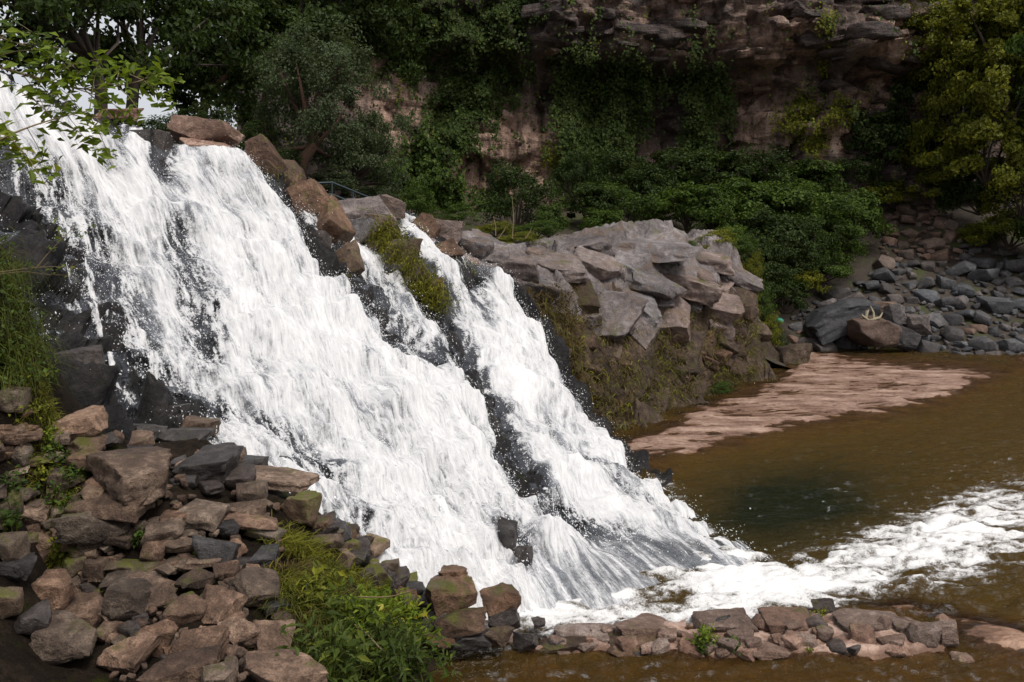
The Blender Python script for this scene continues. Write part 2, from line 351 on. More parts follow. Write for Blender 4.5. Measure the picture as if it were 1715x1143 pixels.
# the water itself
m, nt = mat('falling_water')
at = nd(nt, 'ShaderNodeAttribute', {'attribute_name': 'foam'}).outputs['Fac']
uvA = nd(nt, 'ShaderNodeAttribute', {'attribute_name': 'fu'}).outputs['Fac']; uvB = nd(nt, 'ShaderNodeAttribute', {'attribute_name': 'fv'}).outputs['Fac']
vec = nd(nt, 'ShaderNodeCombineXYZ', _0=uvA, _1=uvB, _2=0.0).outputs[0]
geo = nd(nt, 'ShaderNodeNewGeometry')
f1 = noise(nt, vscale(nt, vec, (26, 5, 1)), 1.0, 6, 0.7, 0.6); f2 = noise(nt, geo.outputs['Position'], 26, 4, 0.7)
ff = mth(nt, 'ADD', at, mth(nt, 'MULTIPLY', mth(nt, 'ADD', mth(nt, 'MULTIPLY', f1, 0.6), mth(nt, 'MULTIPLY_ADD', f2, 0.5, -0.55)), 1.1))
lc = nd(nt, 'ShaderNodeAttribute', {'attribute_name': 'lace'}).outputs['Fac']
ffs = nd(nt, 'ShaderNodeMapRange', {'interpolation_type': 'SMOOTHSTEP'}, Value=ff, _1=0.05, _2=0.88).outputs[0]
ffh = nd(nt, 'ShaderNodeMapRange', {'interpolation_type': 'SMOOTHSTEP'}, Value=mth(nt, 'MULTIPLY_ADD', mth(nt, 'ADD', f2, -0.5), 1.6, ff), _1=0.20, _2=0.62).outputs[0]
ff = nd(nt, 'ShaderNodeMix', _0=lc, _2=ffs, _3=ffh).outputs[0]
fcol = ramp(nt, mth(nt, 'MULTIPLY_ADD', at, 0.22, mth(nt, 'MULTIPLY_ADD', f1, 0.75, mth(nt, 'MULTIPLY', f2, 0.15))), [(0.46, (0.30, 0.31, 0.33)), (0.62, (0.62, 0.63, 0.65)), (0.84, (0.86, 0.865, 0.87))])
df = nd(nt, 'ShaderNodeBsdfDiffuse', Color=fcol)
tr = nd(nt, 'ShaderNodeBsdfTranslucent', Color=fcol)
bp = nd(nt, 'ShaderNodeBump', Strength=0.4, Distance=0.04, Height=mth(nt, 'ADD', f1, f2))
# froth scatters light through its volume, so its shading follows the facing of the surface only partly
sm = nd(nt, 'ShaderNodeVectorMath', {'operation': 'NORMALIZE'}, _0=nd(nt, 'ShaderNodeVectorMath', {'operation': 'ADD'}, _0=bp.outputs[0], _1=(0.35, -0.45, 0.85)).outputs[0])
nt.links.new(sm.outputs[0], df.inputs['Normal'])
foam = nd(nt, 'ShaderNodeMixShader', _0=0.35, _1=df.outputs[0], _2=tr.outputs[0])
tp = nd(nt, 'ShaderNodeBsdfTransparent', Color=c4((0.80, 0.82, 0.82))); gl = nd(nt, 'ShaderNodeBsdfGlossy', Roughness=0.12, Color=mixc(nt, nd(nt, 'ShaderNodeAttribute', {'attribute_name': 'lace'}).outputs['Fac'], (0.6, 0.62, 0.65), (0.22, 0.225, 0.24)), Normal=bp.outputs[0])
fr = nd(nt, 'ShaderNodeFresnel', IOR=1.33, Normal=bp.outputs[0])
cl = nd(nt, 'ShaderNodeMixShader', _0=fr.outputs[0], _1=tp.outputs[0], _2=gl.outputs[0])
mx = nd(nt, 'ShaderNodeMixShader', _0=ff, _1=cl.outputs[0], _2=foam.outputs[0])
nd(nt, 'ShaderNodeOutputMaterial', Surface=mx.outputs[0]); M['fall'] = m

NU, NV = 510, 450
P, n, U, V, fl = loft(1.0, 10.9, 0.9, 9.0, NU, NV)
px, py = PX(P); dens = wet_density(px, py, U, V); hs = rock_relief(P, U, V)
mu, mv = U * 1.15, V * 1.45                                         # roughly metres across and along the flow
q = np.stack([mu, mv, mu * 0], -1)
wob = 0.25 * fbm(q * 0.8, 3, 41)
qs = np.stack([(mu + wob) * 2.6, mv * 0.55, mu * 0], -1)            # long strands
strand = fbm(qs, 4, 43); fine = fbm(np.stack([(mu + wob) * 8, mv * 1.7, mu * 0], -1), 4, 47, 0.6)
bil = np.abs(fbm(np.stack([mu * 2.2, mv * 1.6, mu * 0 + 3], -1), 4, 53, 0.6))
spk = fbm(np.stack([mu * 15, mv * 9, mu * 0], -1), 2, 59, 0.7)
foamv = dens * 1.22 - 0.14 + 0.56 * strand + 0.40 * fine + 0.16 * spk - 0.42 * bil + 0.30 * strand * sstep(3.6, 2.8, U)
calm = calmness(U, V)
st2 = fbm(np.stack([(mu + 0.5 * wob) * 6.5, mv * 0.33, mu * 0], -1), 4, 61, 0.6)
band = np.exp(-(segd(px, py, [(900, 845), (990, 878), (1100, 925), (1215, 962)]) / 20) ** 2) + 0.6 * np.exp(-(segd(px, py, [(960, 960), (1080, 985), (1200, 1000)]) / 22) ** 2)
foamv += 0.95 * calm * (0.50 + 0.70 * st2 + 0.25 * fine + 0.12 * spk - 0.42 * band - foamv)
thr = np.exp(-(segd(px, py, [(104, 385), (135, 445), (160, 500), (178, 570), (196, 640), (205, 690), (212, 735)]) / 4.2) ** 2)
thr2 = np.exp(-(segd(px, py, [(205, 690), (196, 715), (206, 738)]) / 2.6) ** 2) + np.exp(-(segd(px, py, [(163, 560), (164, 600), (165, 640)]) / 1.8) ** 2)
foamv += (thr * 1.5 + thr2) * np.clip(0.75 + 0.7 * fbm(np.stack([mu * 3, mv * 5, 0 * mu], -1), 3, 63), 0, 1); dens = np.maximum(dens, 0.12 * thr)
thick = 0.05 + 0.24 * np.clip(dens, -0.4, 1.0)
turb = (0.07 * bil + 0.045 * fine + 0.06 * strand + 0.015 * spk + 0.10 * np.clip(fbm(q * 1.6, 3, 67), -0.3, 1)) * np.clip(dens, 0.15, 1) * (1 - 0.75 * calm)
lace = sstep(0.85, 0.5, dens) * (1 - calm); foamv += lace * (0.34 * spk + 0.30 * fine + 0.04)
endf = sstep(7.4, 8.5, V)
hw = (hs * (1 - 0.95 * calm) + thick * (1 - 0.7 * calm) + turb - 0.10 * (1 - calm)) * (1 - 0.75 * endf)
Pw = P + n * hw[:, None]
keep = dens > -0.35
fc = grid_faces(NU, NV); fc = fc[keep[fc].any(1)]
used = np.unique(fc); remap = np.full(len(P), -1); remap[used] = np.arange(len(used))
wf = link('waterfall', mesh_np('waterfall', Pw[used], remap[fc], True, {'foam': np.clip(foamv, -0.5, 1.6)[used], 'lace': lace[used], 'fu': mu[used], 'fv': mv[used]}), M['fall'])
tag(wf, kind='structure')

# spray: single drops and short threads flung off the sheet
rs = np.random.RandomState(5)
pr = np.exp(-((dens - 0.45) / 0.42) ** 2) * sstep(1.9, 2.4, V) * (1 - 0.7 * calm) + 0.12 * np.clip(dens, 0, 1) * (1 - calm)
pr = pr * (0.15 + np.clip(fbm(q * 1.7, 3, 71) + 0.35, 0, 1)) * np.linalg.norm(P, axis=1)
pr[py > 1143] = 0; pr /= pr.sum()
ND = 24000
ix = rs.choice(len(P), ND, p=pr)
off = np.abs(rs.normal(0, 0.09, ND)) + 0.01; off[: ND // 8] += rs.exponential(0.10, ND // 8)
c = Pw[ix] + n[ix] * off[:, None] + rs.normal(0, 0.035, (ND, 3))
r = np.clip(rs.lognormal(math.log(0.0054), 0.42, ND), 0.003, 0.014)
st = 1.0 + rs.exponential(0.9, ND); a = fl[ix] + rs.normal(0, 0.5, (ND, 3)); a /= np.linalg.norm(a, axis=1)[:, None]
b = np.cross(a, rs.normal(size=(ND, 3))); b /= np.linalg.norm(b, axis=1)[:, None]; d_ = np.cross(a, b)
V6 = np.stack([c + a * (r * st)[:, None], c - a * (r * st)[:, None], c + b * r[:, None], c - b * r[:, None], c + d_ * r[:, None], c - d_ * r[:, None]], 1)
o8 = np.array([[0, 2, 4], [0, 4, 3], [0, 3, 5], [0, 5, 2], [1, 4, 2], [1, 3, 4], [1, 5, 3], [1, 2, 5]])
F8 = (np.arange(ND)[:, None, None] * 6 + o8).reshape(-1, 3)
m, nt = mat('spray_drop')
df = nd(nt, 'ShaderNodeBsdfDiffuse', Color=c4((0.9, 0.91, 0.92))); tr = nd(nt, 'ShaderNodeBsdfTranslucent', Color=c4((0.9, 0.91, 0.92)))
mx = nd(nt, 'ShaderNodeMixShader', _0=0.5, _1=df.outputs[0], _2=tr.outputs[0]); nd(nt, 'ShaderNodeOutputMaterial', Surface=mx.outputs[0]); M['drop'] = m
tag(link('spray', mesh_np('spray', V6.reshape(-1, 3), F8), M['drop'], wf), kind='stuff')

# ------------------------------------------------------------------ pool bed, shelf and ledge (height field z(x, y))
def sdist_poly(px_, py_, poly, soft):           # soft inside mask of a pixel polygon on the water plane
    x, y = px_, py_; ins = np.zeros(x.shape, bool); n_ = len(poly)
    for i in range(n_):
        (x0, y0), (x1, y1) = poly[i], poly[(i + 1) % n_]
        cnd = ((y0 > y) != (y1 > y)) & (x < (x1 - x0) * (y - y0) / (y1 - y0 + 1e-9) + x0); ins ^= cnd
    d = segd(x, y, list(poly) + [poly[0]]); return sstep(-soft, soft, np.where(ins, d, -d))

SHELF = [(1010, 742), (1060, 715), (1180, 660), (1290, 622), (1340, 560), (1420, 578), (1520, 590), (1640, 598), (1715, 622), (1610, 676), (1490, 708), (1380, 724), (1260, 748), (1160, 772), (1060, 800)]
LEDGE = [(840, 1062), (900, 1056), (985, 1052), (1060, 1040), (1180, 1034), (1290, 1030), (1370, 1022), (1450, 1036), (1530, 1046), (1580, 1062), (1600, 1092), (1540, 1100), (1400, 1104), (1280, 1104), (1130, 1104), (1000, 1094), (900, 1096), (840, 1090)]
DOME = [(1365, 1008), (1440, 996), (1530, 996), (1620, 1014), (1715, 1040), (1800, 1080), (1715, 1110), (1620, 1095), (1560, 1040), (1450, 1030)]
def warped(x, y):
    P0 = np.stack([x, y, 0 * x], -1); px_, py_ = PX(P0)
    a = fbm(P0 * np.array([.8, 1.2, 1]), 4, 95); return px_ + 30 * a * sstep(1000, 800, py_) + 4 * a, py_ + (12 * fbm(P0 * np.array([.9, 1.4, 1]), 4, 97)) * sstep(1000, 800, py_)
def bed(x, y):
    P0 = np.stack([x, y, 0 * x], -1); px_, py_ = warped(x, y)
    z = -0.55 - 0.9 * blob(px_, py_, 1320, 850, 190, 75, -8) + 0.12 * fbm(P0 * 0.7, 3, 81)
    sh = sdist_poly(px_, py_, SHELF, 34.0)
    z = z + sh * (0.035 + 0.04 * fbm(P0 * np.array([0.35, 0.9, 1]), 3, 83) + 0.012 * fbm(P0 * np.array([2, 5, 1]), 3, 84) - z)
    z = np.maximum(z, -1.7 + 1.5 * sstep(1040, 1110, py_) + 0.06 * fbm(P0 * 1.5, 3, 85))
    dm = sdist_poly(px_, py_, DOME, 26.0); z = z + dm * (0.01 + 0.05 * fbm(P0 * 1.1, 3, 87) - z)
    z = np.maximum(z, -0.10 * sstep(600, 640, py_) * sstep(1500, 1640, px_) - 1.7 * (1 - sstep(1600, 1715, px_) * sstep(660, 610, py_)))
    ld = sdist_poly(px_, py_, LEDGE, 9.0)
    zl = 0.02 + 0.03 * fbm(P0 * 6, 3, 90) + 0.07 * fbm(P0 * 1.6, 4, 89) + 0.08 * (ridged(P0 * 2.1, 3, 91) - 0.5) + 0.03 * sstep(1000, 1150, px_)
    z = z + ld * (zl - z); return z

def warp_grid(nu, nv, y0, y1, xa, xb):          # rows spaced like the eye sees them, columns widen with distance
    Y = np.exp(np.linspace(math.log(y0), math.log(y1), nv)); t = np.linspace(xa, xb, nu)
    return np.stack([t[None] * Y[:, None], np.repeat(Y[:, None], nu, 1)], -1).reshape(-1, 2)
g2 = warp_grid(320, 230, 6.5, 60, -0.45, 0.95); zb = bed(g2[:, 0], g2[:, 1])
m, nt = mat('river_bed')
g = nd(nt, 'ShaderNodeNewGeometry'); pos = g.outputs['Position']
n1 = noise(nt, vscale(nt, pos, (0.7, 1.6, 1)), 1.2, 6, 0.6); n2 = noise(nt, pos, 9, 8, 0.7); n3 = noise(nt, vscale(nt, pos, (1, 3.2, 1)), 2.2, 5, 0.65)
col = ramp(nt, mth(nt, 'MULTIPLY_ADD', n2, 0.5, mth(nt, 'MULTIPLY', n1, 0.6)), [(0.36, (0.07, 0.042, 0.028)), (0.52, (0.25, 0.165, 0.125)), (0.66, (0.46, 0.35, 0.29))])
pk = nd(nt, 'ShaderNodeAttribute', {'attribute_name': 'pale'}).outputs['Fac']
col = mixc(nt, pk, mixc(nt, 1.0, col, (0.85, 0.62, 0.36), 'MULTIPLY'), mixc(nt, 1.0, col, (0.92, 0.86, 0.84), 'MULTIPLY'))
b = nd(nt, 'ShaderNodeBump', Strength=0.8, Distance=0.06, Height=mth(nt, 'ADD', n2, mth(nt, 'MULTIPLY', n3, 1.5)))
zz = nd(nt, 'ShaderNodeSeparateXYZ', _0=pos).outputs[2]
wetm = nd(nt, 'ShaderNodeMapRange', Value=mth(nt, 'MULTIPLY_ADD', mth(nt, 'ADD', n1, -0.5), 0.07, zz), _1=0.0, _2=0.055, _3=1.0, _4=0.0).outputs[0]   # rock soaked near the water level
col = mixc(nt, wetm, col, mixc(nt, 1.0, col, (0.50, 0.43, 0.36), 'MULTIPLY'))
p = nd(nt, 'ShaderNodeBsdfPrincipled', Base_Color=col, Roughness=0.45, Normal=b.outputs[0])
nd(nt, 'ShaderNodeOutputMaterial', Surface=p.outputs[0]); M['bed'] = m
bpx, bpy_ = warped(g2[:, 0], g2[:, 1])
pale = np.maximum(sdist_poly(bpx, bpy_, SHELF, 14.0), sdist_poly(bpx, bpy_, LEDGE, 6.0)); pale = np.maximum(pale, 0.6 * sdist_poly(bpx, bpy_, DOME, 20.0))
tag(link('river_bed', mesh_np('river_bed', np.c_[g2, zb], grid_faces(320, 230), True, {'pale': pale}), M['bed']), kind='structure')

# water surface of the pool
g2 = warp_grid(470, 460, 7.0, 46, -0.30, 0.85); x, y = g2[:, 0], g2[:, 1]; P0 = np.stack([x, y, 0 * x], -1); px, py = PX(P0)
depth = np.clip(-bed(x, y), 0, 3)
foam = np.zeros(len(x)) - 0.15
for b_, a_ in (((960, 1020, 130, 40, 5), 1.3), ((1100, 1040, 160, 14, -4), .9), ((1300, 1005, 110, 26, -6), .75), ((1380, 960, 130, 34, -12), .9), ((1500, 920, 120, 45, -14), .95), ((1590, 925, 60, 60, 0), .75), ((1240, 955, 60, 26, 10), .9),
               ((1130, 970, 170, 50, 8), 1.0), ((1230, 990, 90, 36, 0), .8), ((1110, 815, 45, 14, 25), .75), ((1125, 848, 40, 12, 20), .6), ((1200, 905, 70, 12, 40), .8), ((1650, 870, 110, 50, -20), .85), ((1720, 900, 110, 70, 0), .6), ((1190, 985, 150, 40, 6), .4), ((1110, 1014, 90, 13, -3), -.45), ((1240, 1000, 60, 12, -5), -.4), ((1060, 992, 60, 8, 4), -.3), ((1440, 985, 160, 16, -2), .6), ((900, 1000, 60, 60, 0), 1.2), ((800, 1000, 90, 50, 0), 1.0)):
    foam += 0.66 * a_ * blob(px, py, *b_)
flow = np.stack([(x * 0.94 + y * 0.34) * 0.8, (-x * 0.34 + y * 0.94) * 3.4, 0 * x], -1)
qa = P0 + 0.35 * np.stack([fbm(P0 * 0.9, 3, 101), fbm(P0 * 0.9, 3, 103), 0 * x], -1)
rag = fbm(np.stack([qa[:, 0] * 1.6, qa[:, 1] * 3.2, 0 * x], -1), 5, 105, 0.62); cell = 1 - 2 * np.abs(fbm(np.stack([qa[:, 0] * 1.7, qa[:, 1] * 3.0, 0 * x + 4], -1), 4, 107, 0.6))
foamv = foam + (0.75 * rag + 0.50 * (cell - 0.6) + 0.35 * fbm(flow * 1.6, 3, 117)) * sstep(-0.15, 0.35, foam) + 0.30 * fbm(np.stack([x * 9, y * 14, 0 * x], -1), 2, 109)
glint = fbm(np.stack([qa[:, 0] * 1.5, qa[:, 1] * 9, 0 * x], -1), 4, 119, 0.6)  # bright ripple sparkle painted as pale flecks in the foam mask
foamv += 0.7 * sstep(0.25, 0.75, glint) * np.clip(blob(px, py, 1650, 870, 260, 130) + 0.8 * blob(px, py, 1340, 880, 130, 50, -10) + 0.5 * blob(px, py, 1150, 720, 300, 30, -12) + 0.28, 0, 1)
act = np.clip(foam + 0.2, 0, 1)
z = 0.075 * fbm(flow * 1.3, 4, 111) + 0.03 * fbm(qa * np.array([2.5, 8, 1]), 3, 112) + 0.04 * fbm(P0 * np.array([0.6, 1.5, 1]), 3, 113) * 0.6 + act * (0.07 * fbm(qa * np.array([1.5, 2.4, 1]), 4, 115) + 0.05) + 0.02 * np.clip(foamv, 0, 1)
m, nt = mat('pool_water')
fo = nd(nt, 'ShaderNodeAttribute', {'attribute_name': 'foam'}).outputs['Fac']; dp = nd(nt, 'ShaderNodeAttribute', {'attribute_name': 'depth'}).outputs['Fac']
g = nd(nt, 'ShaderNodeNewGeometry'); pos = g.outputs['Position']
w1 = noise(nt, vscale(nt, pos, (1.0, 3.2, 1)), 2.4, 5, 0.6, 0.8); w2 = noise(nt, vscale(nt, pos, (1.0, 2.2, 1)), 9, 4, 0.6, 0.5); w3 = noise(nt, pos, 34, 4, 0.7)
bp = nd(nt, 'ShaderNodeBump', Strength=1.0, Distance=0.45, Height=mth(nt, 'ADD', mth(nt, 'MULTIPLY', w1, 1.0), mth(nt, 'MULTIPLY', w2, 0.35)))
fr = nd(nt, 'ShaderNodeFresnel', IOR=1.33, Normal=bp.outputs[0]); gl = nd(nt, 'ShaderNodeBsdfGlossy', Roughness=0.06, Normal=bp.outputs[0])
absb = mth(nt, 'SUBTRACT', 1.0, mth(nt, 'POWER', 2.718, mth(nt, 'MULTIPLY', dp, -2.6)))      # murk grows with real depth
tcol = mixc(nt, absb, (0.96, 0.88, 0.74), (0.60, 0.36, 0.10))
tp = nd(nt, 'ShaderNodeBsdfTransparent', Color=tcol)
mcol = mixc(nt, mth(nt, 'MULTIPLY', dp, 0.75, clamp=True), (0.102, 0.060, 0.011), (0.006, 0.010, 0.003))
mk = nd(nt, 'ShaderNodeBsdfDiffuse', Color=mcol)
body = nd(nt, 'ShaderNodeMixShader', _0=mth(nt, 'MULTIPLY', absb, 0.72), _1=tp.outputs[0], _2=mk.outputs[0])
wat = nd(nt, 'ShaderNodeMixShader', _0=fr.outputs[0], _1=body.outputs[0], _2=gl.outputs[0])
ff = mth(nt, 'ADD', fo, mth(nt, 'MULTIPLY_ADD', w3, 1.3, -0.65)); ff = nd(nt, 'ShaderNodeMapRange', {'interpolation_type': 'SMOOTHSTEP'}, Value=ff, _1=0.10, _2=0.85).outputs[0]
fd = nd(nt, 'ShaderNodeBsdfDiffuse', Color=ramp(nt, mth(nt, 'MULTIPLY_ADD', fo, 0.35, mth(nt, 'MULTIPLY', w3, 0.7)), [(0.35, (0.22, 0.22, 0.22)), (0.62, (0.46, 0.46, 0.46)), (0.95, (0.70, 0.70, 0.70))]))
mx = nd(nt, 'ShaderNodeMixShader', _0=ff, _1=wat.outputs[0], _2=fd.outputs[0]); nd(nt, 'ShaderNodeOutputMaterial', Surface=mx.outputs[0]); M['pool'] = m
tag(link('pool', mesh_np('pool', np.c_[g2, z], grid_faces(470, 460), True, {'foam': np.clip(foamv, -0.5, 1.5), 'depth': depth}), M['pool']), kind='structure')

# ------------------------------------------------------------------ left bank the stones lie on
bank_pts = [(300, 1143, 5.0), (0, 1143, 7.4), (90, 1120, 6.9), (190, 1125, 5.6), (150, 1060, 6.2), (60, 1000, 6.6), (530, 1143, 5.3), (200, 1000, 6.2), (400, 1000, 6.6), (350, 900, 7.5), (450, 880, 8.0), (520, 860, 8.7), (420, 790, 9.2),
            (250, 780, 8.8), (330, 760, 9.5), (150, 850, 7.4), (100, 720, 8.6), (60, 850, 6.6), (0, 800, 6.5), (0, 650, 7.4), (200, 740, 9.4), (480, 950, 7.2), (560, 960, 8.0), (620, 1000, 8.6),
            (560, 1060, 6.8), (600, 1143, 6.6), (680, 1100, 8.1), (725, 1143, 8.75), (700, 1015, 9.8), (720, 1080, 9.3), (640, 965, 9.5), (-200, 700, 6.6), (-200, 500, 7.0), (-150, 420, 7.6), (0, 470, 8.0), (30, 560, 8.0), (-250, 900, 5.6), (-200, 1143, 6.6),
            (560, 890, 9.3), (300, 720, 10.2), (150, 690, 9.4), (60, 660, 8.8), (20, 430, 8.9)]
BP = [tuple(W(*p)) for p in bank_pts] + [(-3.5, 12.5, 0.8), (-1.2, 12.0, 0.2), (0.5, 9.2, -0.35), (1.0, 7.0, -0.5), (0.5, 5.0, -0.2), (-0.5, 3.0, 1.2), (-3, 3, 2.2), (-6, 3.2, 3.2), (-8, 9, 4.4), (-8, 12, 2.5), (-5.5, 11.5, 1.6), (2, 10, -0.6), (-4.9, 10.2, 2.0)]
bank = tps(BP, 0.02)
gx, gy = np.meshgrid(np.linspace(-8, 2.2, 180), np.linspace(2.6, 12.2, 170)); gx, gy = gx.ravel(), gy.ravel()
P0 = np.stack([gx, gy, 0 * gx], -1)
gz = bank(gx, gy) - 0.10 + 0.10 * fbm(P0 * 1.6, 4, 121) + 0.03 * fbm(P0 * 7, 3, 123)
bank_o = tag(link('stone_bank', mesh_np('stone_bank', np.c_[gx, gy, gz], grid_faces(180, 170)), M['soil']), kind='structure')

# ------------------------------------------------------------------ rock outcrop right of the fall
OUT = [(760, 402, 24), (870, 407, 26), (960, 404, 28), (1060, 395, 29), (1120, 396, 30), (1150, 406, 30.6), (1180, 432, 32), (1230, 442, 33), (1255, 472, 34), (1278, 560, 34.5), (1288, 620, 34.2),
       (840, 470, 22.6), (900, 445, 24), (950, 470, 24.4), (1000, 500, 24.9), (1100, 478, 27.4), (1200, 500, 29.8), (1245, 520, 31.3), (960, 690, 21.6), (1020, 738, 20.6), (1100, 692, 23.9), (1200, 652, 28.2), (1280, 624, 32.5),
       (880, 560, 21.9), (960, 600, 22.4), (1050, 600, 24.6), (1150, 570, 27.6), (1230, 560, 30.6), (900, 640, 21.0), (1000, 660, 22.4), (1120, 640, 25.6), (1220, 600, 30.0), (700, 395, 22.6), (730, 420, 21.6), (790, 465, 21.4)]
OP = [tuple(W(*p)) for p in OUT] + [(1.5, 17.5, -1.5), (3.5, 19.0, -1.2), (6, 22.5, -1), (9.6, 28, -1), (11.5, 33.5, -1), (12.3, 38, 0.5), (7, 36, 4.0), (2, 33, 4.6), (-2.5, 28, 4.8), (-5, 25, 4.8), (4, 40, 4.5), (-1.5, 18, -0.8)]
outc = tps(OP, 0.02)
gx, gy = np.meshgrid(np.linspace(-4.2, 12.6, 270), np.linspace(17.5, 38.5, 300)); gx, gy = gx.ravel(), gy.ravel()
P0 = np.stack([gx, gy, 0 * gx], -1); z0 = outc(gx, gy)
q = np.stack([gx * 0.8 + gy * 0.5, -gx * 0.5 + gy * 0.8, z0 * 0.9], -1)
gz = z0 - 0.18 + 0.22 * fbm(q * 0.9, 4, 131) + 0.16 * (ridged(q * 0.8, 4, 133) - 0.5) + 0.05 * fbm(q * 5, 3, 135) + facets(q[:, 0] + 0.25 * fbm(q * 1.5, 2, 136), q[:, 1] + 0.5 * z0, 620, ((q[:, 0].min(), q[:, 0].max()), (q[:, 1].min(), q[:, 1].max() + 3)), 0.17, 0.20, 5, 1.5)
Vo = np.c_[gx + 0.12 * fbm(q * 1.3, 3, 137), gy + 0.12 * fbm(q * 1.3, 3, 139), gz]
fc = grid_faces(270, 300); fc = fc[(gz[fc] > -0.9).any(1)]
used = np.unique(fc); remap = np.full(len(gz), -1); remap[used] = np.arange(len(used))
out_o = tag(link('rock_outcrop', mesh_np('rock_outcrop', Vo[used], remap[fc]), None), kind='structure')
out_o.data.materials.append(M['outcrop']); out_o.data.materials.append(M['outcrop_low'])
ctr = Vo[fc].mean(1); lowm = ctr[:, 2] + 0.5 * fbm(ctr * 0.8, 3, 141) < 0.62 * outc(ctr[:, 0] * 0 + ctr[:, 0] - 0.5, ctr[:, 1] + 3.0)
out_o.data.polygons.foreach_set('material_index', lowm.astype(np.int32))

# ------------------------------------------------------------------ terrain behind: plateau, shrub bank, scree
TER = [(1310, 575, 40), (1345, 560, 41), (1450, 578, 41), (1600, 592, 39), (1700, 596, 38.5), (1850, 600, 38), (1500, 450, 46), (1600, 430, 47), (1715, 440, 46), (1550, 370, 50), (1520, 310, 54), (1650, 350, 52),
       (1300, 455, 46), (1250, 385, 48), (1100, 372, 47), (950, 380, 44), (820, 378, 40), (700, 365, 34), (560, 345, 28), (1400, 410, 49), (1450, 500, 44), (1800, 330, 52), (1900, 430, 46), (1250, 520, 41)]
TP = [tuple(W(*p)) for p in TER] + [(-8, 22, 6.4), (-12, 24, 7.6), (-20, 20, 8.2), (-12, 34, 6.8), (-25, 40, 9), (-2, 58, 7.5), (15, 60, 8), (30, 62, 10), (45, 55, 10), (40, 40, 3), (38, 35, 0), (30, 34, -0.6), (15, 35, -0.8), (5, 34, 3.5), (-3, 26, 4.2), (12.5, 37, -0.6)]
ter = tps(TP, 0.05)
gx, gy = np.meshgrid(np.linspace(-34, 48, 200), np.linspace(20, 64, 140)); gx, gy = gx.ravel(), gy.ravel(); P0 = np.stack([gx, gy, 0 * gx], -1)
def terz(x, y):
    P0 = np.stack([x, y, 0 * x], -1); return ter(x, y) + 0.35 * fbm(P0 * 0.35, 4, 151)
gz = terz(gx, gy); fc = grid_faces(200, 140)
inside_fall = (gy < 24.5) & (gx > -12.5) & (gx < 6) | (gy < 33) & (gx > -1.5)
fc = fc[~inside_fall[fc].any(1) & (gz[fc] > -1.2).any(1)]
used = np.unique(fc); remap = np.full(len(gz), -1); remap[used] = np.arange(len(used))
ter_o = tag(link('hillside', mesh_np('hillside', np.c_[gx, gy, gz][used], remap[fc]), M['earth']), kind='structure')

# ------------------------------------------------------------------ cliff
def cliffY(x): return 50.5 + 0.10 * x + 1.2 * np.sin(x * 0.17 + 1)
nx, nz = 470, 220
X, Z = np.meshgrid(np.linspace(-15.5, 46, nx), np.linspace(3.0, 31.0, nz)); x, z = X.ravel(), Z.ravel()
Yc = cliffY(x); px, py = PX(np.stack([x, Yc, z], -1))
def cell_rand(a, b, s): return (np.sin(a * 127.1 + b * 311.7 + s * 74.7) * 43758.5453) % 1.0
def strata(x, z, th, wd, seed, amp):
    zz = z / th + 0.35 * fbm(np.stack([x * 0.12, z * 0.05, 0 * x + seed], -1), 3, seed); k = np.floor(zz); f = zz - k
    xx = x / wd + cell_rand(k, k * 0, seed) * 7 + 0.25 * fbm(np.stack([x * 0.4, z * 0.6, 0 * x], -1), 3, seed + 2); j = np.floor(xx); fx = xx - j
    d0 = cell_rand(j, k, seed); d1 = cell_rand(j + 1, k, seed); d = d0 + (d1 - d0) * sstep(0.86, 1.0, fx)
    du0 = cell_rand(np.floor(x / wd + cell_rand(k + 1, k * 0, seed) * 7), k + 1, seed); d = d + (du0 - d) * sstep(0.92, 1.0, f)
    return amp * d - 0.25 * amp * np.exp(-((f - 0.0) / 0.05) ** 2)
D = 1.1 * fbm(np.stack([x * 0.10, z * 0.13, 0 * x], -1), 3, 161)
rough = sstep(16.0, 17.2, z + 0.8 * fbm(np.stack([x * 0.3, 0 * x, 0 * x], -1), 2, 163)) + 0.75 * sstep(1180, 1300, px) * sstep(6, 8, z); rough = np.clip(rough, 0.34, 1)
D += rough * (strata(x, z, 1.7, 3.6, 171, 1.9) + strata(x, z, 0.6, 1.6, 177, 0.75))
D += 0.30 * rough * fbm(np.stack([x * 0.9, 0 * x, z * 1.4], -1), 4, 181) + 0.10 * fbm(np.stack([x * 2.2, 0 * x, z * 0.5], -1), 4, 183)
D += 1.6 * sstep(15.6, 16.6, z + 0.9 * fbm(np.stack([x * 0.25, 0 * x, 0 * x], -1), 3, 165)) * sstep(640, 900, px)      # overhanging upper band
D -= 2.6 * blob(px, py, 1110, 200, 190, 120); D -= 1.6 * blob(px, py, 985, 160, 60, 60)                                  # deep recess behind the hanging ivy
D -= 1.2 * blob(px, py, 1320, 108, 50, 18); D -= 1.2 * blob(px, py, 1440, 140, 80, 14); D -= 1.0 * blob(px, py, 1270, 155, 45, 16)
D += 1.0 * blob(px, py, 1150, 80, 110, 26) + 0.8 * blob(px, py, 1460, 90, 90, 30) + 0.6 * blob(px, py, 1290, 210, 60, 50) + 0.8 * blob(px, py, 860, 260, 120, 80)
wx = x + 0.25 * fbm(np.stack([x, 0 * x, z], -1), 3, 185); wz = z + 0.2 * fbm(np.stack([x * 1.3, 0 * x + 5, z], -1), 3, 187)
D += facets(wx, wz, 420, ((-16, 46), (3, 31)), 0.42, 0.22, 8, 0.62) + 0.5 * facets(wx, wz, 900, ((-16, 46), (3, 31)), 0.30, 0.25, 9, 1.1)
Pc = np.stack([x, Yc - D, z], -1)
tan = np.zeros(len(x))
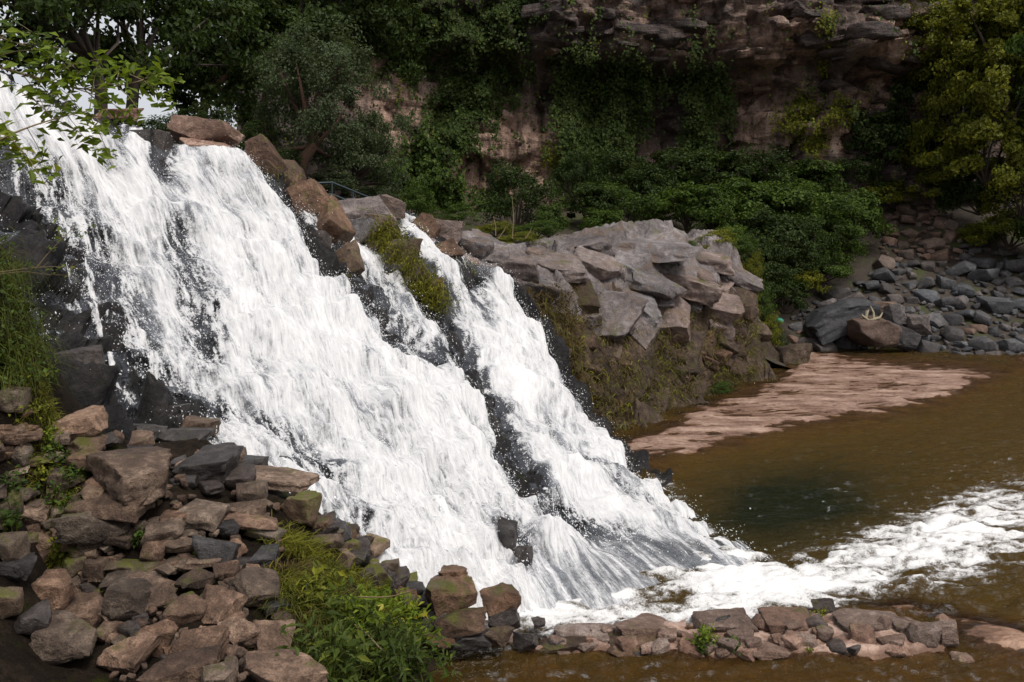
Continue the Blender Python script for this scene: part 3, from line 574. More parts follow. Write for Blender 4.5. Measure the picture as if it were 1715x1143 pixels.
for b_, a_ in (((680, 200, 60, 100, 0), .9), ((850, 270, 85, 90, 0), 1.1), ((780, 330, 60, 60, 0), .9), ((1150, 78, 110, 28, 0), .75), ((1270, 200, 60, 60, 0), .9), ((1480, 95, 60, 50, 0), 1.0), ((1390, 230, 60, 40, 0), .7), ((1450, 180, 60, 40, 0), .8), ((1080, 260, 60, 50, 0), .35), ((610, 110, 40, 60, 0), .4), ((1310, 90, 60, 40, 0), .6), ((1100, 20, 200, 30, 0), .35)):
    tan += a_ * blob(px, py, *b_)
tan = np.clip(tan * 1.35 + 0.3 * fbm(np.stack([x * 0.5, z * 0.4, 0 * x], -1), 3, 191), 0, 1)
m, nt = mat('cliff_rock')
g = nd(nt, 'ShaderNodeNewGeometry'); pos = g.outputs['Position']; ta = nd(nt, 'ShaderNodeAttribute', {'attribute_name': 'tan'}).outputs['Fac']
n1 = noise(nt, vscale(nt, pos, (0.9, 0.6, 0.10)), 1.6, 6, 0.65, 0.3); n2 = noise(nt, pos, 1.6, 8, 0.65); n3 = noise(nt, vscale(nt, pos, (0.5, 0.5, 3.5)), 1.8, 6, 0.65)
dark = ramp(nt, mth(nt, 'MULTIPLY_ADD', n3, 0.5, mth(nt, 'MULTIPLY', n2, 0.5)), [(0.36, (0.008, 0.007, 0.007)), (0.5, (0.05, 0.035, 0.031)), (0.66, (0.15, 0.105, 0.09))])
tan_rock = ramp(nt, mth(nt, 'MULTIPLY_ADD', n1, 0.75, mth(nt, 'MULTIPLY', n2, 0.25)), [(0.38, (0.03, 0.02, 0.015)), (0.45, (0.15, 0.093, 0.068)), (0.53, (0.33, 0.215, 0.16)), (0.64, (0.50, 0.385, 0.315))])  # the tan rock's own colour with vertical streaks
col = mixc(nt, ta, dark, tan_rock)
b = nd(nt, 'ShaderNodeBump', Strength=1.0, Distance=0.35, Height=mth(nt, 'ADD', mth(nt, 'ADD', n2, n1), mth(nt, 'MULTIPLY', n3, 0.6)))
p = nd(nt, 'ShaderNodeBsdfPrincipled', Base_Color=col, Roughness=0.75, Normal=b.outputs[0]); nd(nt, 'ShaderNodeOutputMaterial', Surface=p.outputs[0])
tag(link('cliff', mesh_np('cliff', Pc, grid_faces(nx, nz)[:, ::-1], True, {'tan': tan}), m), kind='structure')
M['cliff'] = m; CLIFF = Pc.reshape(nz, nx, 3); cliff_o = bpy.data.objects['cliff']
# rim behind the cliff's top edge, so that it is a solid body
top = CLIFF[-1]; back = top + np.array([0, 30.0, 2.0])
tag(link('cliff_top', mesh_np('cliff_top', np.r_[top, back], grid_faces(nx, 2)), M['earth']), kind='structure')
# ------------------------------------------------------------------ stones
import bmesh
_ico = {}
def ico(sub):
    if sub not in _ico:
        bm = bmesh.new(); bmesh.ops.create_icosphere(bm, subdivisions=sub, radius=1.0); bm.verts.ensure_lookup_table()
        V = np.array([v.co[:] for v in bm.verts]); Fc = np.array([[v.index for v in f.verts] for f in bm.faces]); bm.free()
        _ico[sub] = (V / np.linalg.norm(V, axis=1)[:, None], Fc)
    return _ico[sub]

def rotm(yaw, pitch, roll):
    from mathutils import Euler
    return np.array(Euler((pitch, roll, yaw), 'XYZ').to_matrix())

def stone_np(seed, sub=3, box=0.8, p=18, rough=0.05, dims=(1, 1, 1), bev=(0.05, 0.12)):
    """angular stone: a skewed block cut by planes, edges chipped, faces roughened"""
    r = np.random.RandomState(seed); bm = bmesh.new(); bmesh.ops.create_cube(bm, size=2.0)
    jit = 0.10 + 0.28 * (1 - box)
    for v in bm.verts: v.co += Vector(r.normal(0, jit, 3))
    for k in range(r.randint(4, 8) + int((1 - box) * 8)):
        n_ = r.normal(size=3); n_ /= np.linalg.norm(n_); d = r.uniform(0.72, 1.18) * (0.80 + 0.36 * np.abs(n_).sum() - 0.36)
        g_ = bmesh.ops.bisect_plane(bm, geom=bm.verts[:] + bm.edges[:] + bm.faces[:], plane_co=Vector(n_ * d), plane_no=Vector(n_), clear_outer=True)
        ed = [e_ for e_ in g_['geom_cut'] if isinstance(e_, bmesh.types.BMEdge)]
        if ed: bmesh.ops.edgeloop_fill(bm, edges=ed)
    bmesh.ops.bevel(bm, geom=bm.edges[:], offset=r.uniform(*bev), segments=1 if sub < 4 else 2, affect='EDGES', profile=0.6, clamp_overlap=True)
    bmesh.ops.triangulate(bm, faces=bm.faces[:])
    for it in range(min(sub - 1, 3)):
        lim = (0.62, 0.44, 0.34)[it]
        le = [e_ for e_ in bm.edges if e_.calc_length() > lim]
        if le: bmesh.ops.subdivide_edges(bm, edges=le, cuts=1); bmesh.ops.triangulate(bm, faces=[f_ for f_ in bm.faces if len(f_.verts) > 3])
    bm.verts.ensure_lookup_table(); V = np.array([v.co[:] for v in bm.verts]); Fc = np.array([[v.index for v in f_.verts] for f_ in bm.faces]); bm.free()
    V = V / np.abs(V).max(0); o = r.uniform(0, 90, 3)
    if sub > 2: V = V * (1 + rough * 1.4 * fbm(V * 1.1 + o, 2, seed % 17) + rough * 2.2 * (ridged(V * 2.0 + o, 3, seed % 13) - 0.5) + 0.035 * fbm(V * 6 + o, 2, 5))[:, None]
    return V * np.asarray(dims), Fc

_sid = [100]
def stone(pos, dims, mt, rot=(0, 0, 0), parent=None, name='stone', box=0.8, sub=3, p=18, rough=0.05, label=None, cat=None, group=None):
    _sid[0] += 1
    V, Fc = stone_np(_sid[0], sub, box, p, rough, dims)
    o = link(name, mesh_np(name, V, Fc), M[mt], parent, pos); o.rotation_euler = rot
    if label: tag(o, label, cat or 'boulder', group)
    return o

rr = np.random.RandomState(11)
def bank_stone(px, py, w, h, mt='stone', kind='s', yaw=None, label=None, hf=bank, parent=None, sub=3, tilt=None, Y=None, cat=None, name=None, lift=0.0, box=0.85):
    if parent is None: parent = bank_o
    P = drop(px, py + 0.22 * h, hf) if Y is None else W(px, py, Y)
    if Y is None and min(w, h) > 18: w, h = w * 1.12, h * 1.12
    d = P[1]; wm, hm = w * d / F, h * d / F
    yaw = rr.uniform(-0.5, 0.5) if yaw is None else math.radians(yaw)
    t = math.radians(rr.uniform(8, 26)) if tilt is None else math.radians(tilt)
    if kind == 's':
        th = 0.34 * min(wm, hm) + 0.03; dp = np.clip((hm - 0.5 * th) / math.sin(0.38 + max(t, 0)), 0.5 * wm, 1.5 * wm)
        dims = (wm * 0.5, dp * 0.5, th * 0.62)
    elif kind == 'f': dims = (wm * 0.5, max(wm * 0.32, hm), hm * 0.42); t *= 0.5
    else: dims = (wm * 0.5, wm * 0.42, hm * 0.5); box *= 0.8; t *= 0.5
    P = P.copy(); P[2] += dims[2] * 0.25 + lift
    return stone(P, dims, mt, (t + rr.uniform(-.08, .08), rr.uniform(-.14, .14), yaw), None if label else parent, name or ('boulder' if label else 'stone'), box, sub, 20 if kind == 's' else 14, 0.05, label, cat or 'stone')

L = bank_stone
L(232, 782, 150, 66, 'stone', 'b', -34, 'large pink-brown boulder overhanging a dark hollow at the waterfall foot', sub=4)
L(190, 838, 135, 66, 'stone', 's', -12, 'broad flat-topped pinkish boulder below the overhanging boulder', sub=4, tilt=14)
L(165, 872, 100, 52, 'stone', 'b', 10, sub=4)
L(58, 860, 50, 34, 'stone', 'b', 20, 'small bright triangular stone among the moss of the left bank')
L(72, 908, 46, 34, 'stone', 'b', -15); L(45, 905, 30, 22, 'stone_moss', 'b'); L(20, 915, 60, 46, 'stone_moss', 'b')
L(278, 882, 70, 40, 'stone', 's', 14); L(335, 856, 70, 42, 'stone', 's', -6); L(420, 826, 52, 40, 'stone', 'b', 20); L(412, 850, 70, 32, 'stone', 's', 8)
L(450, 802, 130, 24, 'stone', 'f', -12, 'long flat slab lying along the edge of the white water', sub=4, tilt=4)
L(508, 852, 66, 64, 'stone_moss', 'b', -30, 'moss-streaked wet block at the end of the long slab', sub=4)
L(345, 778, 112, 54, 'stone_wet', 'b', 8, 'grey wet boulder beside the overhanging pink-brown boulder', sub=4)
L(424, 778, 42, 24, 'stone_wet', 'b'); L(400, 800, 50, 30, 'stone_wet', 'b')
L(343, 939, 64, 13, 'stone', 'f', 4, tilt=2); L(327, 965, 60, 42, 'stone', 's', 3, 'square flat paving-like stone in the stone bank', sub=4, tilt=30)
L(380, 953, 40, 28, 'stone', 's', 25, tilt=26)
L(430, 974, 82, 62, 'stone', 's', 38, 'tall slanted parallelogram slab with a mossy right flank', sub=4, tilt=30)
L(364, 1004, 62, 72, 'stone', 's', -14, 'tan rectangular slab lying tilted between two larger slabs', sub=4, tilt=34)
L(313, 1016, 66, 50, 'stone', 's', 18, sub=4, tilt=26); L(400, 1050, 62, 52, 'stone', 's', 30, sub=4, tilt=28)
L(457, 1064, 62, 56, 'stone', 's', 12, 'block with a bright yellow-green mossy side next to the grass', sub=4, tilt=18)
L(335, 1068, 84, 56, 'stone', 's', -8, sub=4); L(265, 1060, 58, 52, 'stone', 'b', 15, sub=4); L(222, 1086, 78, 60, 'stone', 's', -20, sub=4)
L(300, 1118, 112, 56, 'stone', 's', 8, sub=4); L(370, 1122, 58, 44, 'stone', 's', 20, sub=4)
L(475, 1116, 122, 62, 'stone', 's', 16, 'big pale wedge-topped block at the foot of the grassy clump', sub=4, tilt=12)
L(143, 1030, 94, 58, 'stone', 'b', -10, 'rounded brown boulder perched above the black hollow', sub=4); L(112, 1066, 98, 50, 'stone', 'b', 6, sub=4)
L(92, 988, 62, 48, 'stone', 'b', 22, 'pointed pale stone standing over the black hollow', sub=4); L(150, 988, 36, 34, 'stone_wet', 'b'); L(208, 1005, 78, 56, 'stone', 'b', -14, sub=4)
L(240, 957, 108, 36, 'stone', 's', 16, sub=4, tilt=16); L(213, 946, 78, 18, 'stone_moss', 'f', 14, tilt=4); L(165, 958, 42, 56, 'stone', 'b'); L(245, 992, 82, 38, 'stone', 'b')
L(258, 921, 38, 26, 'stone', 'b'); L(300, 909, 48, 26, 'stone', 's'); L(358, 921, 74, 42, 'stone_wet', 'b', 10); L(442, 930, 48, 32, 'stone_wet', 'b'); L(447, 888, 68, 22, 'stone_moss', 'f', -10, tilt=4); L(418, 871, 92, 20, 'stone', 'f', 5, tilt=4); L(152, 908, 46, 28, 'stone', 'b')
L(18, 664, 46, 34, 'stone', 'b', 10, 'pink stone jutting out beneath the hanging grass'); L(45, 690, 30, 14, 'stone', 'f')
L(128, 711, 100, 56, 'stone', 'b', -20, 'grey-brown boulder with a green fringe beside the thin thread of water', sub=4)
L(38, 728, 50, 20, 'stone', 'f', 20); L(35, 758, 30, 32, 'stone', 'b'); L(8, 752, 24, 34, 'stone', 'b'); L(25, 790, 44, 14, 'stone', 'f'); L(140, 745, 60, 28, 'stone_rust', 'b'); L(160, 770, 60, 30, 'stone_rust', 'b')
L(12, 1000, 60, 50, 'stone_moss', 'b'); L(18, 845, 40, 40, 'stone_moss', 'b'); L(100, 800, 40, 24, 'stone_moss', 'b'); L(30, 945, 50, 36, 'stone_wet', 'b'); L(60, 1040, 60, 40, 'stone_wet', 'b')
for i in range(190):
    for _ in range(30):
        px_, py_ = rr.uniform(-40, 560), rr.uniform(690, 1140)
        if px_ > 455 + 0.25 * (py_ - 880) or py_ < 690 + max(0, px_ - 60) * 0.20 or (px_ < 190 and py_ > 1050) or (px_ < 90 and py_ > 920): continue
        L(px_, py_, rr.uniform(16, 46), rr.uniform(12, 30), 'stone' if rr.rand() < 0.72 else ('stone_moss' if px_ < 180 else 'stone_wet'), 'sbf'[rr.randint(3)], rr.uniform(-45, 45), lift=-0.05); break

for i in range(46):                        # wet stones along the water's edge
    t = rr.rand(); L(530 + 190 * t + rr.uniform(-22, 22), 870 + 135 * t + rr.uniform(-14, 22), rr.uniform(22, 50), rr.uniform(16, 34), ('stone_wet', 'stone_wet', 'stone_moss', 'stone_rust')[rr.randint(4)], 'b', lift=-0.02)
for i in range(160):                       # small rubble between the stones
    px_, py_ = rr.uniform(150, 500), rr.uniform(770, 1140)
    if px_ < 470 and not (px_ < 190 and py_ > 1050) and py_ > 700 + px_ * .2: L(px_, py_, rr.uniform(9, 18), rr.uniform(7, 13), 'stone', 'b', rr.uniform(-45, 45), lift=0.0, sub=2)
# wet rocks standing in the fall, (px, py, w, h, Y, material)
for px_, py_, w, h, Y, mt, lab in ((848, 905, 38, 58, 11.45, 'stone_wet', 'dark wet rock standing alone in the white water near the foot'), (876, 936, 32, 40, 11.1, 'stone_wet', None),
      (335, 722, 72, 36, 10.9, 'stone_rust', 'reddish brown rock washed by water left of the fall foot'), (292, 695, 50, 28, 11.4, 'stone_wet', None), (310, 745, 90, 40, 10.3, 'stone_wet', None), (250, 730, 70, 36, 10.4, 'stone_wet', None),
      (562, 908, 40, 28, 9.7, 'stone_wet', None), (585, 932, 26, 26, 9.6, 'stone_wet', None), (480, 778, 30, 26, 11.0, 'stone_wet', None), (130, 640, 100, 90, 10.9, 'stone_wet', None)):
    L(px_, py_, w, h, mt, 'b', Y=Y, label=lab, sub=4, tilt=0)

# rocks along the crest and between the channels
crest = ((345, 232, 122, 44, 20.5, 'ledge', 'pale rounded boulder sitting on the crest of the waterfall'), (350, 252, 95, 24, 20.0, 'ledge', None), (200, 196, 64, 26, 18.6, 'ledge', None), (268, 262, 48, 60, 18.4, 'stone_wet', 'dark wet rock splitting the water at the crest'), (235, 232, 44, 30, 18.2, 'stone_wet', None),
  (452, 282, 62, 66, 19.2, 'stone_rust', 'rusty brown upright rock at the right end of the main crest'), (482, 318, 60, 62, 19.1, 'stone_rust', None), (512, 352, 66, 84, 18.9, 'stone_rust', None), (552, 398, 66, 84, 18.6, 'stone_rust', None), (582, 450, 40, 70, 18.0, 'stone_rust', None), (530, 420, 50, 50, 18.1, 'stone_wet', None),
  (612, 362, 96, 44, 20.9, 'outcrop', 'grey boulder between the two right-hand channels'), (600, 348, 46, 22, 21.4, 'outcrop', None), (655, 352, 50, 40, 21.2, 'outcrop', None), (608, 394, 66, 40, 20.2, 'outcrop', None), (648, 398, 64, 56, 20.3, 'stone_moss', 'mossy boulder beside the middle channel'), (672, 440, 58, 60, 19.8, 'stone_moss', None), (700, 472, 56, 50, 19.4, 'stone_moss', None), (722, 500, 36, 50, 19.1, 'stone_moss', None), (662, 462, 44, 36, 19.5, 'stone_wet', None),
  (714, 386, 40, 50, 22.2, 'stone_rust', None), (745, 396, 64, 40, 22.9, 'outcrop', None), (762, 440, 50, 50, 22.0, 'stone_rust', None), (800, 420, 90, 40, 23.4, 'outcrop', None), (790, 452, 40, 30, 22.0, 'outcrop', None), (750, 430, 36, 60, 21.6, 'stone_rust', None))
for px_, py_, w, h, Y, mt, lab in crest:
    ru = mt == 'stone_rust'; o_ = L(px_, py_, w * (1.45 if ru else 1), h * (0.95 if ru else 1.15), mt, 'b', Y=Y, label=lab, parent=out_o, sub=4, tilt=0, box=0.6 if ru else 0.85)
    if ru: o_.rotation_euler[1] += 0.85
# rock cluster in the shallow water and the stones of the low ledge
cl = lambda px_, py_, w, h, mt, Y, lab=None, kind='b': L(px_, py_, w * .88, h * .9, mt, kind, Y=Y, label=lab, parent=bank_o, sub=4, tilt=2)
cl(757, 968, 54, 34, 'stone_rust', 9.95, 'small dark brown rock topping the cluster in the shallows'); cl(755, 998, 104, 50, 'stone_rust', 9.75, 'black and rust-brown rock with a dripping dark side'); cl(842, 1013, 80, 50, 'stone_rust', 9.7, 'tan brown rock leaning on the dark rock cluster')
for a in ((847, 1042, 66, 44, 'stone_wet', 9.6), (770, 1045, 104, 50, 'stone_rust', 9.5), (795, 1075, 74, 34, 'stone_wet', 9.4), (880, 1078, 48, 36, 'stone_wet', 9.5), (730, 1050, 50, 40, 'stone_wet', 9.5), (903, 1046, 30, 22, 'stone_wet', 9.9), (740, 1075, 60, 30, 'stone_rust', 9.3), (835, 1070, 50, 30, 'stone_rust', 9.4)): cl(*a)
led = ((1152, 1090, 58, 36, 'ledge', 9.55), (1283, 1094, 74, 24, 'ledge', 9.5), (1381, 1066, 32, 30, 'ledge', 9.75), (1444, 1076, 40, 40, 'ledge', 9.7), (1495, 1084, 48, 28, 'ledge', 9.6), (1546, 1068, 58, 46, 'ledge', 9.75), (1585, 1068, 40, 50, 'ledge', 9.75), (1610, 1106, 34, 18, 'ledge', 9.35), (1452, 1042, 124, 30, 'ledge', 10.2), (1380, 1020, 40, 30, 'stone_wet', 10.5),
       (1090, 1058, 130, 34, 'ledge', 10.0), (1210, 1050, 110, 36, 'ledge', 10.05), (1310, 1046, 110, 36, 'ledge', 10.1), (1000, 1066, 140, 26, 'ledge', 9.95), (1340, 1078, 60, 36, 'ledge', 9.65), (1240, 1074, 50, 28, 'ledge', 9.7), (1400, 1090, 50, 24, 'stone_wet', 9.55), (1520, 1052, 60, 22, 'ledge', 10.0), (1060, 1084, 110, 24, 'stone_rust', 9.65), (950, 1082, 100, 26, 'stone_rust', 9.7))
labs = {0: 'squared stone at the left of the plant on the low ledge', 3: 'upright pale stone leaning on the front of the low ledge', 8: 'pale flat slab crowning the right half of the low ledge', 7: 'small stone lying alone off the tip of the low ledge'}
for i, (px_, py_, w, h, mt, Y) in enumerate(led):
    L(px_, py_, w, h, mt, 'f' if w > 95 else 'b', rr.uniform(-10, 10), Y=Y, label=labs.get(i), parent=bank_o, sub=4, tilt=2)

for i in range(46):                       # smaller broken stones on the ledge
    t = rr.rand(); px_ = 900 + 690 * t; L(px_, rr.uniform(1042, 1098) + (6 if px_ < 1000 else 0), rr.uniform(16, 40), rr.uniform(12, 22), 'ledge' if rr.rand() < .8 else 'stone_wet', 'b', rr.uniform(-40, 40), Y=None, hf=lambda x, y: bed(np.asarray(x, float), np.asarray(y, float)), sub=3, lift=0.02)
# slabs of the outcrop
def slab(px_, py_, w, h, mt, yaw, roll, pitch, thick=0.4, sub=4, label=None):
    P = drop(px_, py_, outc); d = P[1]; wm, hm = w * d / F, h * d / F
    P = P + np.array([0, 0.20, -0.14])
    stone(P, (wm * 0.5, max(hm * 0.75, 0.5 * wm), hm * thick), mt, (math.radians(pitch), math.radians(roll), math.radians(yaw)), None if label else out_o, 'boulder' if label else 'slab', 0.9, sub, 22, 0.045, label, 'boulder')
for a in ((1090, 414, 160, 46, 'outcrop', -5, 4, 8), (990, 405, 110, 44, 'outcrop', 6, -6, 10), (1000, 440, 90, 50, 'outcrop', -15, 18, 16), (930, 440, 110, 44, 'outcrop', 5, 4, 12), (1090, 470, 120, 50, 'outcrop', -10, 22, 14), (1060, 500, 110, 50, 'outcrop', -12, 24, 16),
          (1180, 430, 100, 40, 'outcrop', -4, 10, 8), (1230, 455, 90, 40, 'outcrop', -6, 12, 8), (1150, 470, 120, 44, 'outcrop', -6, 18, 10), (1010, 530, 100, 90, 'outcrop', -20, 34, 40), (1060, 550, 80, 60, 'outcrop', -10, 28, 40), (970, 490, 70, 60, 'outcrop_low', 10, 20, 30),
          (1200, 510, 90, 50, 'outcrop', -5, 10, 20), (1120, 530, 80, 60, 'outcrop', 0, 14, 34), (900, 470, 80, 50, 'outcrop', 10, 10, 20), (860, 440, 90, 50, 'outcrop', 0, 6, 14), (820, 425, 80, 40, 'outcrop', 5, 4, 10), (1240, 500, 60, 60, 'outcrop_low', 0, 8, 20), (1070, 600, 60, 60, 'outcrop_low', 0, 20, 50), (1150, 590, 70, 60, 'outcrop_low', 0, 10, 50)):
    slab(*a)
for i in range(230):
    t = rr.uniform(0, 1); px_ = 880 + 390 * rr.rand(); py_ = rr.uniform(400, 720)
    base = 735 - (px_ - 1020) * 0.44 if px_ > 1020 else 660 + (px_ - 930) * 0.8
    topl = 415 + max(0, px_ - 1150) * 0.5
    if py_ > base - 14 or py_ < topl: continue
    low = py_ > topl + 0.48 * (base - topl)
    if not low and rr.rand() < 0.72: continue
    w = rr.uniform(18, 54); slab(px_, py_, w, w * rr.uniform(0.5, 0.9), 'outcrop_low' if low else 'outcrop', rr.uniform(-25, 25), rr.uniform(0, 30), rr.uniform(5, 45), rr.uniform(0.3, 0.5), 3)
P = drop(942, 595, outc); stone(P + [0, -0.15, 0.1], (0.24, 0.2, 0.16), 'ledge', (0, 0.2, 0), None, 'boulder', 0.4, 3, 10, 0.05, 'small pale round stone perched on the mossy flank of the outcrop', 'stone')
V, Fc = tube([W(951, 628, 21.6), W(956, 652, 21.3), W(960, 674, 21.2)], [0.05, 0.06, 0.03], 6)
tag(link('broken_branch', mesh_np('broken_branch', V, Fc), plain_mat('bleached_wood', (0.5, 0.42, 0.3), 0.8)), 'bleached broken branch hanging on the flank of the rock outcrop', 'branch')
L(1330, 600, 62, 44, 'outcrop_low', 'b', 20, 'single dark boulder at the far corner of the rock outcrop', Y=35.5, sub=4, tilt=0)

# jutting blocks of the cliff's upper band and right part
cblk = [mesh_np('block', *stone_np(860 + i, 3, 0.9, 14, 0.06)) for i in range(10)]
for me in cblk:
    a = me.attributes.new('tan', 'FLOAT', 'POINT'); me.materials.append(M['cliff'])
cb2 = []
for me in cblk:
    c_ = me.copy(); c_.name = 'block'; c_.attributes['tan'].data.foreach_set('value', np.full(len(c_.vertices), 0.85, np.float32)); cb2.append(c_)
cpx, cpy = PX(CLIFF)
for i in range(80):
    up_ = rr.rand() < 0.6
    x_, y_ = (rr.uniform(880, 1540), rr.uniform(-30, 112)) if up_ else (rr.uniform(1215, 1530), rr.uniform(60, 285))
    j = np.argmin((cpx - x_) ** 2 + (cpy - y_) ** 2); P = CLIFF.reshape(-1, 3)[j]
    w = rr.uniform(0.5, 1.5); sc = (w, rr.uniform(0.4, 0.9), rr.uniform(0.16, 0.42) * w)
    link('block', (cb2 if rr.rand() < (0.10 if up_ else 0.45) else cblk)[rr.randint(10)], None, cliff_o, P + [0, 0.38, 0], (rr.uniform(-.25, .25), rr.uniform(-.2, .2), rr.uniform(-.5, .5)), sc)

# scree
SCREE = [(1310, 572), (1330, 520), (1440, 470), (1480, 440), (1470, 390), (1510, 300), (1590, 310), (1600, 400), (1715, 425), (1800, 440), (1800, 600), (1600, 598), (1450, 582)]
big = ((1402, 532, 116, 44, 'grey', 40.9, -22, 'large grey wedge-shaped boulder leaning at the head of the shelf'), (1458, 556, 80, 48, 'scree_tan', 39.4, 0, 'squared grey-brown boulder carrying pale driftwood at the edge of the shelf'), (1512, 566, 56, 40, 'grey', 39.3, 10, 'flat-topped grey boulder next to the squared boulder'), (1470, 516, 60, 22, 'scree_tan', 40.8, 0, None), (1495, 528, 40, 36, 'grey', 40.4, 0, None), (1535, 545, 44, 34, 'grey', 40.2, 0, None))
for px_, py_, w, h, mt, Y, ro, lab in big:
    P = W(px_, py_, Y); s_ = Y / F
    stone(P, (w * s_ * .5, w * s_ * .4, h * s_ * .55), mt, (0, math.radians(ro), rr.uniform(-.3, .3)), None if lab else ter_o, 'boulder' if lab else 'stone', 0.8, 4, 16, 0.05, lab, 'boulder')
protos = [mesh_np('stone', *stone_np(900 + i, 2, 0.75, 14, 0.07, bev=(0.02, 0.05))) for i in range(14)]
cand = []; placed = []
ins = lambda x_, y_: sdist_poly(np.array([x_]), np.array([y_]), SCREE, 4.0)[0] > 0.5
for i in range(5200):
    x_, y_ = rr.uniform(1310, 1790), rr.uniform(300, 600)
    if not ins(x_, y_): continue
    frac = i / 5200; w = (rr.uniform(24, 46) if frac < 0.12 else rr.uniform(13, 24) if frac < 0.5 else rr.uniform(8, 13)) * (0.75 if y_ < 430 else 1)
    if any(abs(x_ - a) < 0.36 * (w + c_) and abs(y_ - b_) < 0.26 * (w + c_) for a, b_, c_ in placed): continue
    if any(abs(x_ - b[0]) < b[2] * 0.45 and abs(y_ - b[1]) < b[3] * 0.4 for b in big): continue
    placed.append((x_, y_, w))
placed.sort(key=lambda t: -t[2])
gm = {}
def proto_mat(k, mt):
    if (k, mt) not in gm:
        me = protos[k].copy(); me.name = 'stone'; me.materials.append(M[mt]); gm[(k, mt)] = me
    return gm[(k, mt)]
rest = []
terf = lambda x, y: terz(np.asarray(x, float), np.asarray(y, float))
for i, (x_, y_, w) in enumerate(placed):
    P = drop(x_, y_ + 0.2 * w, terf, 30, 62); d = P[1] * w / F
    tanc = y_ < 440 and x_ < 1610 or rr.rand() < 0.05; mt = 'scree_tan' if tanc else 'grey'; k = rr.randint(14)
    sc = (d * 0.52, d * rr.uniform(0.4, 0.6), d * rr.uniform(0.26, 0.42)); ro = (rr.uniform(-.4, .4), rr.uniform(-.4, .4), rr.uniform(0, 6))
    P[2] += 0.10 * d
    if i < 300: link('stone', proto_mat(k, mt), None, ter_o, P, ro, sc)
    else: rest.append((k, P, ro, sc))
if rest:
    parts = []
    for k, P, ro, sc in rest:
        V, Fc = ico(1); r_ = 1 + 0.22 * np.sin(V @ rr.normal(0, 2, 3) + k); parts.append(((V * r_[:, None] * sc) @ rotm(ro[2], ro[0], ro[1]).T + P, Fc))
    V, Fc = merge(parts); tag(link('small_stones', mesh_np('small_stones', V, Fc, False), M['grey'], ter_o), kind='stuff')
V, Fc = merge([tube([W(1449, 540, 39.0), W(1452, 522, 39.0), W(1458, 514, 39.1), W(1463, 524, 39.0), W(1463, 536, 38.9)], [0.06, 0.08, 0.06, 0.05, 0.07], 7), tube([W(1443, 528, 39.0), W(1456, 538, 38.9), W(1474, 532, 38.9), W(1478, 524, 39.0)], [0.05, 0.08, 0.06, 0.03], 7)])
tag(link('driftwood', mesh_np('driftwood', V, Fc), plain_mat('pale_driftwood', (0.22, 0.19, 0.13), 0.8)), 'pale crooked driftwood lying on the squared boulder', 'driftwood')
P = W(1305, 538, 37.2); V, Fc = stone_np(77, 2, 0.3, 8, 0.25, (0.22, 0.1, 0.14))
tag(link('plastic_scrap', mesh_np('plastic_scrap', V, Fc), plain_mat('green_plastic', (0.01, 0.16, 0.10), 0.35), None, P), 'crumpled green plastic scrap caught in weeds behind the outcrop', 'litter')
# ------------------------------------------------------------------ vegetation
def nrm(a): return a / (np.linalg.norm(a, axis=-1)[..., None] + 1e-9)
def leaves(P, N, size, rs, aspect=0.6, droop=0.3, bend=0.12):
    n_ = len(P); N = nrm(N); a = rs.normal(size=(n_, 3)); a[:, 2] -= droop * 2; a = nrm(a - (a * N).sum(1)[:, None] * N); b = np.cross(N, a)
    L_ = np.asarray(size) * rs.uniform(0.65, 1.3, n_); L_ = L_[:, None]; w = L_ * aspect
    V = np.stack([P - a * L_ * .5, P + b * w * .5 + N * L_ * bend, P + a * L_ * .5 - N * L_ * bend * .6, P - b * w * .5 + N * L_ * bend], 1)
    return V.reshape(-1, 3), np.arange(n_ * 4).reshape(-1, 4)

def crown_pts(rad, nclump, nleaf, rs, clump=0.3, flat=0.8, hollow=0.45, seed=0, lumps=0.35):
    """leaf positions and normals for an uneven crown of many clumps around the origin"""
    d = nrm(rs.normal(size=(nclump * 3, 3))); d[:, 2] = np.where(d[:, 2] < -0.6, -d[:, 2], d[:, 2])
    r = (hollow + (1 - hollow) * rs.rand(len(d)) ** 0.7) * (1 + lumps * fbm(d * 1.6 + seed, 3, seed % 50))
    c = (d * r[:, None])[:nclump]; cr = clump * rs.uniform(0.5, 1.3, nclump)
    k = rs.randint(0, nclump, nleaf); off = nrm(rs.normal(size=(nleaf, 3))) * (rs.rand(nleaf) ** 0.45)[:, None] * cr[k][:, None]; off[:, 2] *= flat
    P = c[k] + off; N = nrm(off * 0.9 + c[k] * 0.35 + np.array([0, 0, 0.10]) + rs.normal(0, 0.22, (nleaf, 3)))
    return P * np.asarray(rad), N, c * np.asarray(rad)

def limbs(cs, base, r0, rs, n_=9, mid=0.5):
    parts = []
    for c in cs[rs.choice(len(cs), min(n_, len(cs)), False)]:
        m_ = base + (c - base) * mid + rs.normal(0, 0.08, 3) * np.linalg.norm(c - base); parts.append(tube([base, m_, c], [r0, r0 * .6, r0 * .15], 5))
    return parts

def bush_mesh(name, rad, nclump, nleaf, lsize, seed, **kw):
    rs = np.random.RandomState(seed); P, N, c = crown_pts(rad, nclump, nleaf, rs, seed=seed, **kw)
    V, Fc = leaves(P, N, lsize, rs); st = merge(limbs(c, np.array([0, 0, -rad[2] * 0.9]), 0.05 * rad[2], rs, 8))
    return mesh_np('foliage', V, Fc, False), mesh_np('stem', *st)

